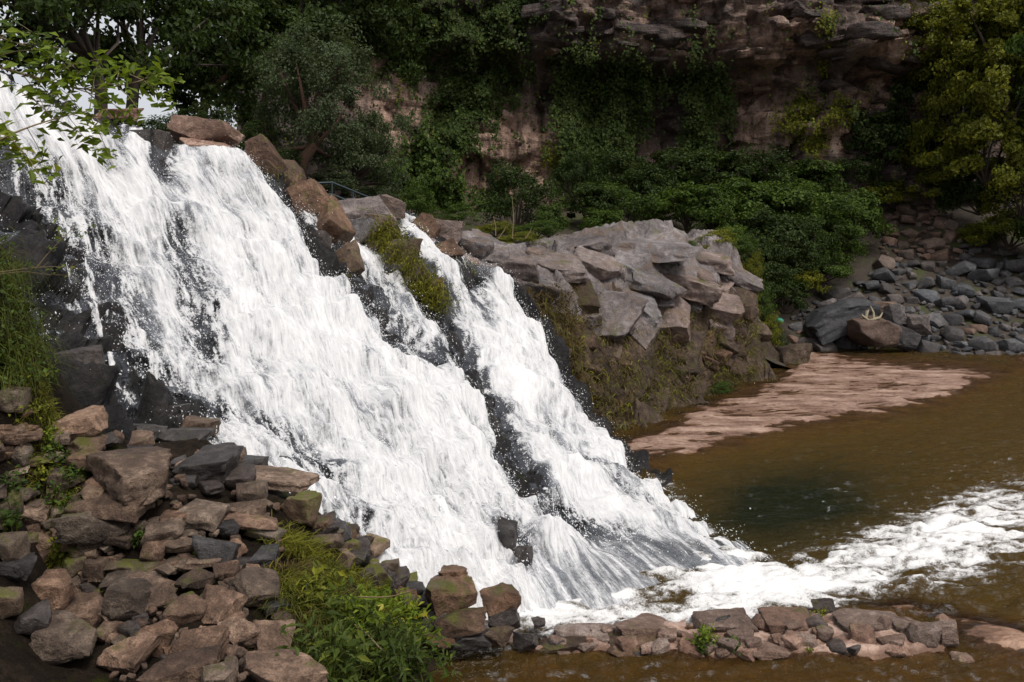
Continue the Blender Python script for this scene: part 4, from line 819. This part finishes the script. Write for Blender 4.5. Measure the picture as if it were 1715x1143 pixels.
BUSH = [bush_mesh('bush', (1, 1, 0.8), 46, 5200, 0.105, 200 + i, clump=0.32, hollow=0.5) for i in range(5)]
BUSHF = [bush_mesh('bush', (1, 1, 0.9), 60, 5600, 0.075, 220 + i, clump=0.26, hollow=0.4, lumps=0.5) for i in range(3)]
bm_ = {}
def bush(P, size, mt, k, label, cat='shrub', group=None, fine=False, name='shrub', rz=0):
    src = (BUSHF if fine else BUSH)[k % (3 if fine else 5)]; key = (k % 5, mt, fine)
    if key not in bm_:
        a = src[0].copy(); a.materials.append(M[mt]); b = src[1].copy(); b.materials.append(M['bark']); bm_[key] = (a, b)
    e = empty(name, P, label, cat, group)
    for nm, me in zip(('foliage', 'stem'), bm_[key]):
        o = link(nm, me, None, e, (0, 0, 0), (0, 0, rz), size)
    return e

# shrubs at the foot of the cliff: (px, py centre, half width, half height, distance, leaf)
SH = [(865, 335, 58, 52, 37, 'leaf_dark', 'dark rounded shrub standing alone before the tan cliff wall', None), (920, 372, 30, 26, 36, 'leaf_mid', 'small light green shrub right beneath the dark rounded shrub', None)]
for x_, y_, a_, b_, Y, mt in ((985, 345, 50, 34, 44, 'leaf_dark'), (1040, 350, 55, 36, 45, 'leaf_mid'), (1095, 330, 50, 40, 47, 'leaf_dark'), (1150, 350, 62, 36, 45, 'leaf_mid'), (1205, 365, 60, 38, 44, 'leaf_mid'), (1240, 345, 70, 40, 46, 'leaf_mid'), (1300, 355, 70, 44, 46, 'leaf_mid'), (1360, 360, 70, 44, 46, 'leaf_mid'), (1420, 365, 56, 40, 47, 'leaf_mid'),
     (1290, 400, 60, 40, 43, 'leaf_dark'), (1345, 410, 60, 40, 43, 'leaf_dark'), (1400, 405, 50, 34, 45, 'leaf_mid'), (1270, 440, 40, 44, 40, 'leaf_dark'), (1320, 450, 54, 34, 42, 'leaf_dark'), (1375, 445, 46, 30, 44, 'leaf_mid'), (1285, 480, 40, 36, 39, 'leaf_dark'), (1345, 470, 40, 22, 42, 'leaf_yel'), (1310, 500, 40, 26, 40, 'leaf_dark'), (1200, 300, 70, 40, 50, 'leaf_dark'), (1280, 300, 70, 40, 50, 'leaf_dark'), (1350, 310, 60, 36, 50, 'leaf_mid'), (1130, 290, 60, 36, 50, 'leaf_dark'), (1050, 300, 60, 40, 50, 'leaf_dark'), (1225, 410, 36, 26, 38, 'leaf_mid'), (1010, 375, 40, 22, 42, 'leaf_mid'), (1440, 290, 50, 36, 51, 'leaf_dark'), (1480, 240, 56, 46, 51, 'leaf_dark'), (1430, 235, 40, 40, 51, 'leaf_dark'), (960, 300, 40, 40, 48, 'leaf_dark')):
    wh = 'below the narrow ivy curtain' if x_ < 1010 else 'below the middle ivy curtain' if x_ < 1110 else 'below the long ragged ivy curtain' if x_ < 1222 else 'behind the right end of the outcrop' if x_ < 1330 else 'just left of the stone chute' if x_ < 1425 else 'at the foot of the blocky cliff'
    SH.append((x_, y_, a_, b_, Y, mt, {'leaf_dark': 'dark green', 'leaf_mid': 'fresh green', 'leaf_yel': 'yellowish'}[mt] + ' shrub of the thicket ' + wh, 'thicket below the cliff'))
for x_, y_, a_, b_, Y, mt in ((1480, 330, 46, 22, 51, 'leaf_yel'), (1560, 250, 50, 46, 50, 'leaf_yel'), (1600, 180, 60, 60, 48, 'leaf_yel'), (1650, 250, 70, 60, 46, 'leaf_yel'), (1690, 150, 70, 60, 45, 'leaf_yel'), (1590, 90, 70, 56, 48, 'leaf_yel'), (1670, 60, 80, 60, 46, 'leaf_yel'), (1560, 120, 40, 44, 50, 'leaf_yel'), (1715, 320, 80, 60, 45, 'leaf_yel'), (1640, 320, 50, 40, 48, 'leaf_dark'), (1560, 30, 50, 40, 49, 'leaf_yel'), (1720, 20, 70, 60, 45, 'leaf_yel'), (1520, 170, 40, 40, 51, 'leaf_dark'), (1570, 310, 40, 30, 50, 'leaf_yel'), (1690, 385, 60, 30, 46, 'leaf_yel'), (1640, 395, 34, 18, 48, 'leaf_yel'), (1620, 130, 50, 40, 49, 'leaf_dark'), (1790, 220, 90, 90, 44, 'leaf_mid'), (1800, 60, 90, 90, 44, 'leaf_mid'), (1800, 380, 80, 50, 44, 'leaf_mid')):
    SH.append((x_, y_, a_, b_, Y, mt, {'leaf_dark': 'dark green', 'leaf_mid': 'fresh green', 'leaf_yel': 'yellow-green'}[mt] + ' shrub on the steep slope right of the cliff' + (' beside the stone chute' if y_ > 290 else ' high above the stones' if y_ < 140 else ''), 'shrubs on the right slope'))
rs_ = np.random.RandomState(3)
slope_pts = []
for i, (x_, y_, a_, b_, Y, mt, lab, grp) in enumerate(SH):
    s_ = Y / F; P = W(x_, y_, Y); bush(P, (a_ * s_ * 1.12, a_ * s_ * 0.95, b_ * s_ * 1.38), mt, i, lab, 'shrub', grp, fine=(i % 3 == 0), rz=rs_.uniform(0, 6))
    if 'right of' in lab: slope_pts.append(P + np.array([0, 1.6, -b_ * s_ * 0.6]))
# the steep slope those shrubs grow on
gx, gz = np.meshgrid(np.linspace(23.5, 48, 120), np.linspace(2.5, 27, 120)); gx, gz = gx.ravel(), gz.ravel()
yy = 56.5 - 0.30 * (gx - 23) - 0.05 * (gx - 23) - 0.22 * (12 - gz).clip(0, 20) + 0.8 * fbm(np.stack([gx * .25, gz * .25, 0 * gx], -1), 4, 301) + 0.25 * fbm(np.stack([gx * 1.2, gz * 1.6, 0 * gx], -1), 3, 303)
tag(link('slope', mesh_np('slope', np.stack([gx, yy, gz], -1), grid_faces(120, 120)[:, ::-1]), M['earth']), kind='structure')

# ivy on the cliff: pixel blobs -> points of the cliff face
def ivy(blobs, count, mt, label, seed, size=0.21, hang=0.0, thick=0.5, group=None, name='ivy'):
    rs = np.random.RandomState(seed); P = CLIFF.reshape(-1, 3); px, py = PX(P); w = np.zeros(len(P))
    for b_ in blobs: w = np.maximum(w, np.clip(blob(px, py, *b_) * 1.6 - 0.35 + 0.45 * fbm(np.stack([px * 0.05, py * 0.022, 0 * px], -1), 4, seed) * 1.5, 0, 1))
    w = w / w.sum(); ix = rs.choice(len(P), count, p=w); c = P[ix] + rs.normal(0, 0.10, (count, 3))
    t = np.clip(fbm(np.stack([c[:, 0] * 0.9, c[:, 2] * 0.5, 0 * ix], -1), 3, seed + 1) + 0.35, 0, 1) * thick + 0.08
    c[:, 1] -= rs.rand(count) * t * 1.6; 
    if hang: c[:, 1] -= hang; 
    N = np.stack([rs.normal(0, 0.45, count), -np.ones(count), rs.uniform(-0.1, 0.9, count)], -1)
    V, Fc = leaves(c, N, size, rs, 0.75, 0.7)
    root = empty(name, (c[:, 0].mean(), c[:, 1].mean(), c[:, 2].min()), label, 'ivy', group)
    V = V - np.array(root.location)
    link('leaves', mesh_np('leaves', V, Fc, False), M[mt], root); return root
ivy([(800, 110, 80, 110), (700, 60, 70, 70), (760, 200, 50, 70)], 15000, 'ivy', 'thick ivy mantle covering the cliff left of the tan bare wall', 401)
ivy([(720, 280, 50, 80), (670, 320, 40, 50), (745, 320, 34, 50)], 7000, 'leaf_mid', 'lighter ivy creeping down beside the striped tan wall', 403)
ivy([(960, 190, 34, 110), (985, 240, 30, 80)], 5200, 'ivy', 'narrow ivy curtain hanging left of the dark recess', 405, hang=1.3)
ivy([(1050, 170, 46, 80), (1030, 230, 30, 70)], 5000, 'ivy', 'ivy curtain hanging in the middle of the dark recess', 407, hang=1.5)
ivy([(1165, 200, 26, 100), (1195, 170, 22, 60), (1150, 250, 18, 60)], 5200, 'ivy', 'long ivy curtain with ragged ends hanging at the right of the recess', 409, hang=1.7)
ivy([(930, 265, 22, 26, 40), (955, 290, 20, 14, 40)], 1500, 'leaf_yel', 'yellow-green moss streak slanting beside the tan wall', 411, size=0.16)
ivy([(1385, 60, 18, 40), (1375, 95, 16, 40)], 1300, 'leaf_yel', 'small yellow-green tuft growing under the upper rock band', 413, size=0.17)
ivy([(1340, 200, 36, 34), (1400, 190, 40, 24), (1360, 240, 30, 20)], 3600, 'leaf_yel', 'olive creeper patch on the blocky right part of the cliff', 415, size=0.17, thick=0.25)
ivy([(880, 20, 40, 30), (620, 30, 60, 60), (560, 20, 60, 50)], 6500, 'leaf_dark', 'dark foliage spilling over the upper left of the cliff', 417)
ivy([(1010, 110, 40, 14), (940, 100, 30, 16), (1130, 140, 70, 14)], 1600, 'ivy', 'sparse leaf fringe along the lip of the overhang', 419)
ivy([(820, 345, 40, 26), (760, 350, 30, 20), (1000, 330, 70, 24)], 3000, 'leaf_mid', 'low greenery where the tan wall meets the ground', 421)

# trees above the fall on the left
def tree(px_, base_py, Y, crown_c, rad, nclump, nleaf, ls, mt, label, seed, bark='bark', tr=0.22, flat=0.7, hollow=0.35, clump=0.26):
    rs = np.random.RandomState(seed); B = W(px_, base_py, Y); C = W(*crown_c); e = empty('tree', B, label, 'tree')
    P, N, cs = crown_pts(rad, nclump, nleaf, rs, clump=clump, flat=flat, hollow=hollow, seed=seed, lumps=0.5)
    V, Fc = leaves(P + C - B, N, ls, rs, 0.62, 0.5); link('crown', mesh_np('crown', V, Fc, False), M[mt], e)
    fork = (C - B) * 0.55 + rs.normal(0, .2, 3); parts = [tube([[0, 0, -0.8], fork * .5 + rs.normal(0, .12, 3), fork, (C - B) * 1.1], [tr, tr * .8, tr * .6, tr * .2], 9)] + limbs(cs + C - B, fork, tr * .4, rs, 16)
    V, Fc = merge(parts); link('trunk', mesh_np('trunk', V, Fc), M[bark], e); return e
tree(168, 205, 25, (110, 40, 25), (3.6, 3.2, 2.6), 40, 5200, 0.21, 'leaf_dark', 'dark broadleaf tree rising behind the left end of the crest', 501)
tree(215, 205, 28, (260, 60, 28), (3.4, 3.2, 3.2), 46, 7000, 0.22, 'leaf_dark', 'tall dark tree directly behind the pale crest boulder', 503)
tree(330, 235, 31, (350, 120, 31), (2.6, 2.6, 3.2), 60, 10000, 0.22, 'leaf_dark', 'shadowy tree between the dark trees and the grey-green tree', 505, bark='bark_red')
tree(485, 300, 27, (535, 190, 27), (2.4, 2.2, 2.9), 120, 21000, 0.105, 'leaf_grey', 'soft grey-green fine-leaved tree right of the crest', 507, bark='bark_red', clump=0.2, hollow=0.3, tr=0.26)
tree(560, 330, 29, (600, 270, 29), (1.5, 1.4, 1.7), 60, 9000, 0.10, 'leaf_grey', 'smaller grey-green bush leaning over the metal railing', 509, clump=0.24)
tree(440, 260, 34, (440, 60, 34), (3.2, 3, 4.2), 70, 12000, 0.24, 'leaf_dark', 'dark tree in deep shade left of the ivy-clad cliff', 511, bark='bark_red')
tree(-60, 190, 24, (-40, 20, 24), (2.6, 3, 2.6), 36, 3600, 0.2, 'leaf_dark', 'dark tree at the very end of the crest behind the leafy branch', 513)
tree(520, 300, 38, (560, 30, 38), (4.2, 3, 4.6), 80, 13000, 0.25, 'leaf_dark', 'dark tree standing before the left end of the cliff', 515)
for i, (x_, y_, a_, b_, Y) in enumerate(((260, 225, 60, 24, 24), (330, 205, 50, 26, 26), (420, 250, 50, 40, 27), (470, 290, 40, 36, 26), (540, 315, 60, 22, 28), (640, 320, 50, 44, 31), (690, 345, 40, 30, 33), (760, 365, 40, 16, 32), (620, 335, 40, 20, 29))):
    s_ = Y / F; bush(W(x_, y_, Y), (a_ * s_ * 1.1, a_ * s_, b_ * s_ * 1.3), 'leaf_dark' if i < 4 else 'leaf_grey' if i in (4, 8) else 'leaf_mid', i, 'low shrub ' + ('behind the pale boulder on the crest', 'behind the pale boulder on the crest', 'at the trunk of the grey-green tree', 'at the trunk of the grey-green tree', 'growing beneath the metal railing', 'below the lighter ivy near the railing', 'below the lighter ivy near the railing', 'left of the dark rounded shrub by the tan wall', 'growing beneath the metal railing')[i], 'shrub', 'shrubs behind the crest', fine=True)

# leafy branch hanging in from the left, close to the camera
def leafy_branch(name, pts, rad, twigs, lsize, mt, label, cat, seed, nper=14, spread=0.5):
    rs = np.random.RandomState(seed); pts = np.array(pts, float); e = empty(name, pts[0], label, cat); pts = pts - pts[0]
    cv = crom(pts, np.linspace(0, len(pts) - 1, 30), 0); br = [tube(cv, np.linspace(rad, rad * .25, 30), 6)]; LP, LN = [], []
    for i in range(twigs):
        t = rs.randint(6, 30); b0 = cv[t]; d = nrm(rs.normal(size=3) * np.array([1, .7, .8]) + (cv[min(t + 1, 29)] - cv[t - 1]) * 3); ln = spread * rs.uniform(.4, 1.1); ed = b0 + d * ln; ed[2] -= 0.10 * ln
        br.append(tube([b0, (b0 + ed) / 2 + [0, 0, .02], ed], [rad * .35, rad * .25, rad * .12], 4))
        for k in range(nper):
            f_ = rs.uniform(.25, 1.08); LP.append(b0 + (ed - b0) * f_ + rs.normal(0, lsize * .5, 3)); LN.append(rs.normal(0, .45, 3) + [0, -.35, .9])
    V, Fc = merge(br); link('branch', mesh_np('branch', V, Fc), M['twig'], e)
    LP, LN = np.array(LP), np.array(LN); V, Fc = leaf6(LP, LN, lsize, rs); link('leaves', mesh_np('leaves', V, Fc, False), M[mt], e); return e
def leaf6(P, N, size, rs, aspect=0.5, droop=0.5):           # pointed leaf of four faces with a folded midrib
    n_ = len(P); N = nrm(N); a = rs.normal(size=(n_, 3)); a[:, 2] -= droop; a = nrm(a - (a * N).sum(1)[:, None] * N); b = np.cross(N, a); L_ = (size * rs.uniform(.6, 1.25, n_))[:, None]; w = L_ * aspect * .5
    base, mid, tip = P - a * L_ * .5, P - N * L_ * .05, P + a * L_ * .5 - N * L_ * .12
    V = np.stack([base, P - a * L_ * .12 + b * w + N * L_ * .08, tip, P - a * L_ * .12 - b * w + N * L_ * .08, mid], 1)
    Fc = (np.arange(n_)[:, None, None] * 5 + np.array([[0, 1, 4], [1, 2, 4], [2, 3, 4], [3, 0, 4]])).reshape(-1, 3); return V.reshape(-1, 3), Fc
leafy_branch('leafy_branch', [W(-160, 60, 4.6), W(-60, 95, 4.6), W(60, 130, 4.7), W(150, 150, 4.8), W(240, 135, 4.9)], 0.010, 26, 0.078, 'leaf_brt', 'bright green leafy branch reaching in over the crest', 'branch', 601, 17, 0.36)
leafy_branch('leafy_branch', [W(-160, 330, 4.4), W(-60, 270, 4.5), W(20, 225, 4.5), W(90, 200, 4.6), W(150, 185, 4.7)], 0.009, 24, 0.078, 'leaf_brt', 'lower leafy branch with yellowing tips in front of the left crest', 'branch', 603, 17, 0.34)
leafy_branch('leafy_branch', [W(-160, 20, 4.7), W(-60, 40, 4.7), W(20, 70, 4.8), W(90, 90, 4.8)], 0.008, 16, 0.06, 'leaf_mid', 'short darker branch above the bright leafy branch', 'branch', 605, 14, 0.3)
leafy_branch('twig', [W(-60, 465, 5.2), W(30, 452, 5.3), W(90, 447, 5.4), W(140, 450, 5.5)], 0.005, 5, 0.045, 'leaf_brt', 'thin bare twig crossing the dark gully with a few leaves', 'twig', 607, 2, 0.16)
leafy_branch('twig', [W(-60, 470, 5.2), W(30, 456, 5.3), W(80, 460, 5.4), W(135, 462, 5.5)], 0.004, 2, 0.04, 'leaf_brt', 'second bare twig just below the twig with leaves', 'twig', 609, 1, 0.1)
leafy_branch('twig', [W(60, 450, 6.2), W(85, 420, 6.2), W(110, 395, 6.2), W(125, 378, 6.2)], 0.004, 6, 0.05, 'leaf_brt', 'sprig with small yellow-green leaves before the left veil of water', 'twig', 611, 4, 0.14)

# grass blades
def blades(P, rs, length, width, lean, droop):
    n_ = len(P); th = rs.uniform(0, 2 * np.pi, n_); d = np.stack([np.cos(th), np.sin(th), 0 * th], -1) * lean + np.array([0, 0, 1]); L_ = (length * rs.uniform(.5, 1.3, n_))[:, None]
    d = nrm(d); h = d * np.array([1, 1, 0]); sd = nrm(np.cross(d, rs.normal(size=(n_, 3)))) * width
    p1 = P + d * L_ * .45; p2 = P + d * L_ * .8 + h * L_ * .25 - np.array([0, 0, 1]) * L_ * droop * .35; p3 = P + d * L_ + h * L_ * .5 - np.array([0, 0, 1]) * L_ * droop
    V = np.stack([P - sd, P + sd, p1 + sd * .9, p1 - sd * .9, p2 + sd * .6, p2 - sd * .6, p3 + sd * .1, p3 - sd * .1], 1)
    Fc = (np.arange(n_)[:, None, None] * 8 + np.array([[0, 1, 2, 3], [3, 2, 4, 5], [5, 4, 6, 7]])).reshape(-1, 4); return V.reshape(-1, 3), Fc
def tuft(name, P, n_, r, length, width, mt, label, seed, lean=.5, droop=.3, cat='grass', group=None, hf=None):
    rs = np.random.RandomState(seed); o = rs.normal(0, r, (n_, 3)); Q = P + o * [1, 1, 0]
    if hf is not None: Q[:, 2] = hf(Q[:, 0], Q[:, 1]) - 0.06
    V, Fc = blades(Q, rs, length, width, lean, droop); return tag(link(name, mesh_np(name, V - P, Fc, False), M[mt], None, P), label, cat, group, 'stuff')
# hanging grass on the left bank
rs = np.random.RandomState(21); Q = np.array([drop(rs.uniform(-120, 62), rs.uniform(400, 650), bank) for _ in range(900)])
N = np.tile([0.35, -0.8, 0.5], (len(Q), 1)) + rs.normal(0, .3, (len(Q), 3))
V1, F1 = blades(np.repeat(Q, 3, 0) + rs.normal(0, .04, (2700, 3)), rs, 0.30, 0.004, 1.2, 1.3); hg = tag(link('hanging_grass', mesh_np('hanging_grass', V1, F1, False), M['grass']), 'long mossy grass hanging down the left bank beside the gully', 'grass', kind='stuff')
V1, F1 = leaf6(np.repeat(Q[:450], 3, 0) + rs.normal(0, .07, (1350, 3)) + [0.02, -.08, .03], np.repeat(N[:450], 3, 0), 0.05, rs, .7); link('leaves', mesh_np('leaves', V1, F1, False), M['leaf_mid'], hg)

def herb(px_, py_, ns, hgt, lsize, mt, label, seed, nl=12, group=None, name='leafy_plant', spread=.5, Y=None, aspect=.45):
    rs = np.random.RandomState(seed); B = drop(px_, py_, bank) if Y is None else W(px_, py_, Y); e = empty(name, B, label, 'plant', group); br, LP, LN = [], [], []
    for i in range(ns):
        b0 = rs.normal(0, .05, 3) * [1, 1, 0]; d = nrm(rs.normal(size=3) * spread + [0, -.15, .9]); ln = hgt * rs.uniform(.5, 1.2); ed = b0 + d * ln; ed[2] -= .25 * ln * rs.rand(); md = (b0 + ed) / 2 + [0, 0, .12 * ln]
        cv = crom(np.array([b0 - [0, 0, .05], md, ed]), np.linspace(0, 2, 7), 0); br.append(tube(cv, np.linspace(.005, .002, 7), 4))
        for k in range(nl):
            f_ = rs.uniform(1.2, 6); j = int(f_); LP.append(cv[j] + (cv[min(j + 1, 6)] - cv[j]) * (f_ - j) + rs.normal(0, lsize * .55, 3)); LN.append(rs.normal(0, .45, 3) + [0, -.25, .85])
    link('stems', mesh_np('stems', *merge(br)), M['grass'], e); V, Fc = leaf6(np.array(LP), np.array(LN), lsize, rs, aspect); link('leaves', mesh_np('leaves', V, Fc, False), M[mt], e); return e
# clump of grass and herbs right of the stones
G1 = 'leafy herbs beside the stone bank'
for i, (x_, y_, mt, hh) in enumerate(((560, 1090, 'leaf_mid', .45), (610, 1080, 'leaf_mid', .45), (650, 1100, 'leaf_mid', .45), (690, 1085, 'leaf_mid', .40), (590, 1130, 'leaf_mid', .45), (640, 1140, 'leaf_mid', .45), (540, 1140, 'leaf_mid', .40), (680, 1060, 'leaf_brt', .35), (620, 1040, 'leaf_brt', .35), (570, 1040, 'leaf_brt', .3), (660, 1030, 'leaf_brt', .25), (520, 1000, 'leaf_yel', .25), (560, 1150, 'leaf_mid', .4), (690, 1130, 'leaf_mid', .4))):
    herb(x_, y_, 20, hh, .10, 'leaf_herb' if mt == 'leaf_mid' else mt, 'bright yellow-green herb at the waterside back of the leafy clump' if y_ < 1062 else 'dark green herb beside the big pale wedge-topped block' if x_ < 595 else 'dark green herb leaning over the shallow brown water', 700 + i, 12, G1, spread=.6, aspect=.36)
for i, (x_, y_, n_, r, ln, mt) in enumerate(((500, 915, 420, .12, .22, 'moss'), (530, 935, 420, .13, .22, 'moss'), (480, 980, 380, .08, .25, 'moss'), (500, 1010, 420, .12, .28, 'grass'), (540, 1000, 200, .14, .28, 'drygrass'), (520, 1050, 200, .12, .28, 'drygrass'), (580, 1010, 420, .14, .2, 'moss'), (630, 1005, 380, .12, .2, 'moss'), (480, 905, 300, .10, .18, 'moss'), (600, 965, 260, .10, .16, 'moss'), (550, 965, 300, .12, .2, 'grass'), (540, 1100, 160, .12, .3, 'grass'), (500, 960, 260, .1, .24, 'drygrass'))):
    tuft('grass_tuft', drop(x_, y_, bank), n_, r, ln, .0035, mt, 'tangled grass tuft on the right edge of the stone bank', 720 + i, .9, .5, group='grass tufts on the bank edge', hf=bank)
# bright yellow stalk lying across the herbs
V, Fc = merge([tube(crom(np.array([W(540, 1035, 7.1), W(590, 1030, 7.4), W(625, 1022, 7.7), W(642, 1015, 7.8)]), np.linspace(0, 3, 16), 0), np.r_[np.linspace(.018, .022, 10), .028, .036, .042, .04, .03, .008], 7), tube([W(575, 1030, 7.3), W(600, 1045, 7.3), W(622, 1058, 7.3)], [.016, .014, .006], 6)])
tag(link('fleshy_stalk', mesh_np('fleshy_stalk', V, Fc), plain_mat('yellow_green_stalk', (0.28, 0.27, 0.04), .5)), 'thick yellow-green stalk lying across the herbs by the water', 'plant stem')
for i, (a, b_, c_) in enumerate((((485, 965), (510, 1020), (520, 1050)), ((500, 990), (530, 1060), (550, 1110)), ((540, 1020), (600, 1050), (640, 1090)), ((600, 1000), (650, 1000), (690, 990)))):
    V, Fc = tube(crom(np.array([W(a[0], a[1], 7.0), W(b_[0], b_[1], 6.9), W(c_[0], c_[1], 6.8)]), np.linspace(0, 2, 9), 0), [.006] * 9, 5)
    tag(link('dry_stalk', mesh_np('dry_stalk', V, Fc), M['twig']), 'dry straw-coloured stalk tangled in the grass of the bank', 'stalk', 'dry stalks in the grass')
# plants among the left stones
for i, (x_, y_, mt, hh) in enumerate(((100, 770, 'leaf_mid', .22), (85, 745, 'leaf_brt', .2), (120, 800, 'leaf_mid', .2), (95, 840, 'leaf_mid', .2), (125, 860, 'leaf_mid', .22), (140, 880, 'leaf_mid', .18), (80, 640, 'leaf_mid', .3), (40, 640, 'leaf_yel', .3), (110, 930, 'leaf_yel', .18), (60, 700, 'leaf_yel', .2), (10, 620, 'leaf_mid', .3), (65, 600, 'leaf_mid', .3), (20, 880, 'leaf_mid', .2), (75, 800, 'leaf_yel', .2), (10, 830, 'leaf_mid', .2), (235, 905, 'leaf_mid', .1))):
    herb(x_, y_, 12, hh, .045, mt, {'leaf_yel': 'small yellowish weed ', 'leaf_mid': 'small green weed ', 'leaf_brt': 'small bright weed '}[mt] + ('beneath the hanging grass of the left bank' if y_ < 720 else 'beside the overhanging boulder on the left bank' if y_ < 815 else 'among the stones below the overhanging boulder' if x_ < 200 else 'in a gap between flat stones'), 760 + i, 9, 'weeds among the left stones', aspect=.65)
for i, (x_, y_) in enumerate(((95, 870), (120, 905), (95, 940), (75, 680), (60, 650), (105, 960), (60, 760))):
    tuft('moss_tuft', drop(x_, y_, bank), 420, .09, .10, .003, 'moss', 'yellow-green moss cushion between the stones of the left bank', 790 + i, 1.1, .8, cat='moss', group='moss cushions', hf=bank)
# plant on the low ledge
for x_, y_, k in ((1195, 1088, 0), (1225, 1095, 1), (1180, 1075, 2)): herb(x_, y_, 16, .16, .05, 'leaf_brt' if k == 2 else 'leaf_mid', 'dense little green plant growing on the front of the low ledge', 810 + k, 12, 'plants on the low ledge', Y=9.5, aspect=.6)
for x_, y_, k in ((1350, 1090, 0), (1375, 1030, 1)): herb(x_, y_, 10, .09, .035, 'leaf_yel', 'tiny weed in a crack of the low ledge', 815 + k, 9, 'weeds on the ledge', Y=9.55 + k * .8, aspect=.6)

# moss and growth on the outcrop flank and on the ridge rocks
rs = np.random.RandomState(31)
def hf_moss(region, n_, length, mt, seed, hf, parent, label=None, y0=15):
    rs = np.random.RandomState(seed); Q = []
    while len(Q) < n_ // 8:
        x_, y_ = region(rs); Q.append(drop(x_, y_, hf, y0, 45))
    Q = np.repeat(np.array(Q), 8, 0) + rs.normal(0, .12, (len(Q) * 8, 3)); V, Fc = blades(Q, rs, length, .012, 1.3, 1.2); return tag(link('moss', mesh_np('moss', V, Fc, False), M[mt], parent), kind='stuff')
def flank(rs):
    t = rs.rand(); x_ = 880 + 390 * t; base = 735 - (x_ - 1020) * .44 if x_ > 1020 else 640 + (x_ - 930) * .9; return x_, base - rs.rand() ** 1.3 * (base - 480 - 20) * .85
hf_moss(flank, 4400, .34, 'drygrass', 41, outc, out_o); hf_moss(flank, 2600, .28, 'moss', 43, outc, out_o)
hf_moss(lambda r: (r.uniform(880, 960), r.uniform(480, 700)), 2600, .3, 'drygrass', 45, outc, out_o)
for i, (x_, y_, Y, n_) in enumerate(((640, 400, 20.0, 500), (665, 425, 19.6, 700), (690, 455, 19.2, 700), (715, 485, 18.9, 700), (728, 505, 18.8, 400), (465, 305, 18.8, 300), (650, 385, 20.0, 400), (770, 450, 21.6, 300), (560, 470, 17.7, 150))):
    P = W(x_, y_, Y); Q = P + rs.normal(0, .22, (n_, 3)) * [1, .6, .7]; V, Fc = blades(Q, rs, .13, .010, 1.3, 1.3)
    tag(link('moss_tuft', mesh_np('moss_tuft', V - P, Fc, False), M['moss'], None, P), 'yellow-green moss cushion clinging to the rocks between the channels', 'moss', 'moss on the ridge rocks', 'stuff')
# weeds along the top of the outcrop
for i, (x_, y_, Y, a_, b_, mt) in enumerate(((1195, 405, 33.5, 40, 18, 'leaf_yel'), (1235, 415, 35, 34, 18, 'leaf_mid'), (1262, 455, 35, 18, 30, 'leaf_yel'), (1150, 412, 31, 22, 8, 'leaf_mid'), (1270, 520, 35.5, 30, 36, 'leaf_mid'), (1285, 560, 35.5, 26, 30, 'leaf_yel'), (1250, 500, 33, 24, 24, 'leaf_yel'), (870, 402, 26.5, 34, 12, 'leaf_yel'), (900, 385, 28, 40, 14, 'leaf_mid'), (1100, 440, 28.6, 18, 7, 'leaf_yel'), (830, 385, 30, 34, 12, 'leaf_yel'), (1205, 655, 27.4, 24, 14, 'leaf_mid'), (1300, 590, 36, 24, 26, 'leaf_dark'))):
    s_ = Y / F; bush(W(x_, y_, Y), (a_ * s_ * 1.1, a_ * s_ * .7, b_ * s_ * 1.3), mt, i, {'leaf_yel': 'yellow-green', 'leaf_mid': 'fresh green', 'leaf_dark': 'dark green'}[mt] + ' weed ' + ('on the back edge of the grey outcrop top', 'on the back edge of the grey outcrop top', 'on the right shoulder of the outcrop', 'tucked behind the highest outcrop slab', 'at the foot of the outcrop by the green scrap', 'at the foot of the outcrop by the green scrap', 'hanging over the mossy right shoulder of the outcrop', 'on the low left end of the outcrop', 'behind the dry stalks of the outcrop', 'in a crack amid the grey slabs', 'beside the dry stalks of the outcrop', 'at the waterline of the outcrop flank', 'behind the single dark boulder')[i], 'shrub', 'weeds on the outcrop', fine=True)
for i, (x_, y_, x2, y2) in enumerate(((830, 395, 826, 362), (858, 400, 858, 330), (835, 400, 850, 372), (880, 400, 892, 376))):
    V, Fc = tube([W(x_, y_, 25.5), W((x_ + x2) / 2 + 2, (y_ + y2) / 2, 25.5), W(x2, y2, 25.5)], [.02, .014, .006], 4)
    tag(link('dry_stalk', mesh_np('dry_stalk', V, Fc), M['twig']), 'pale dry stalk standing on the left end of the outcrop', 'stalk', 'dry stalks on the outcrop')

# metal railing behind the crest
e = empty('railing', W(560, 345, 25), 'dark metal railing stepping down behind the crest rocks', 'railing'); o0 = np.array(e.location)
RT = [W(500, 308, 24.5), W(556, 306, 25), W(625, 334, 26), W(700, 364, 27)]
for dz in (0, -0.36):
    V, Fc = tube(np.array(RT) + [0, 0, dz] - o0, .035, 8); link('rail', mesh_np('rail', V, Fc), M['rail'], e)
for p_ in RT + [(RT[1] + RT[2]) / 2]:
    V, Fc = tube(np.array([p_, p_ - [0, 0, 1.0]]) - o0, .03, 8); link('post', mesh_np('post', V, Fc), M['rail'], e)
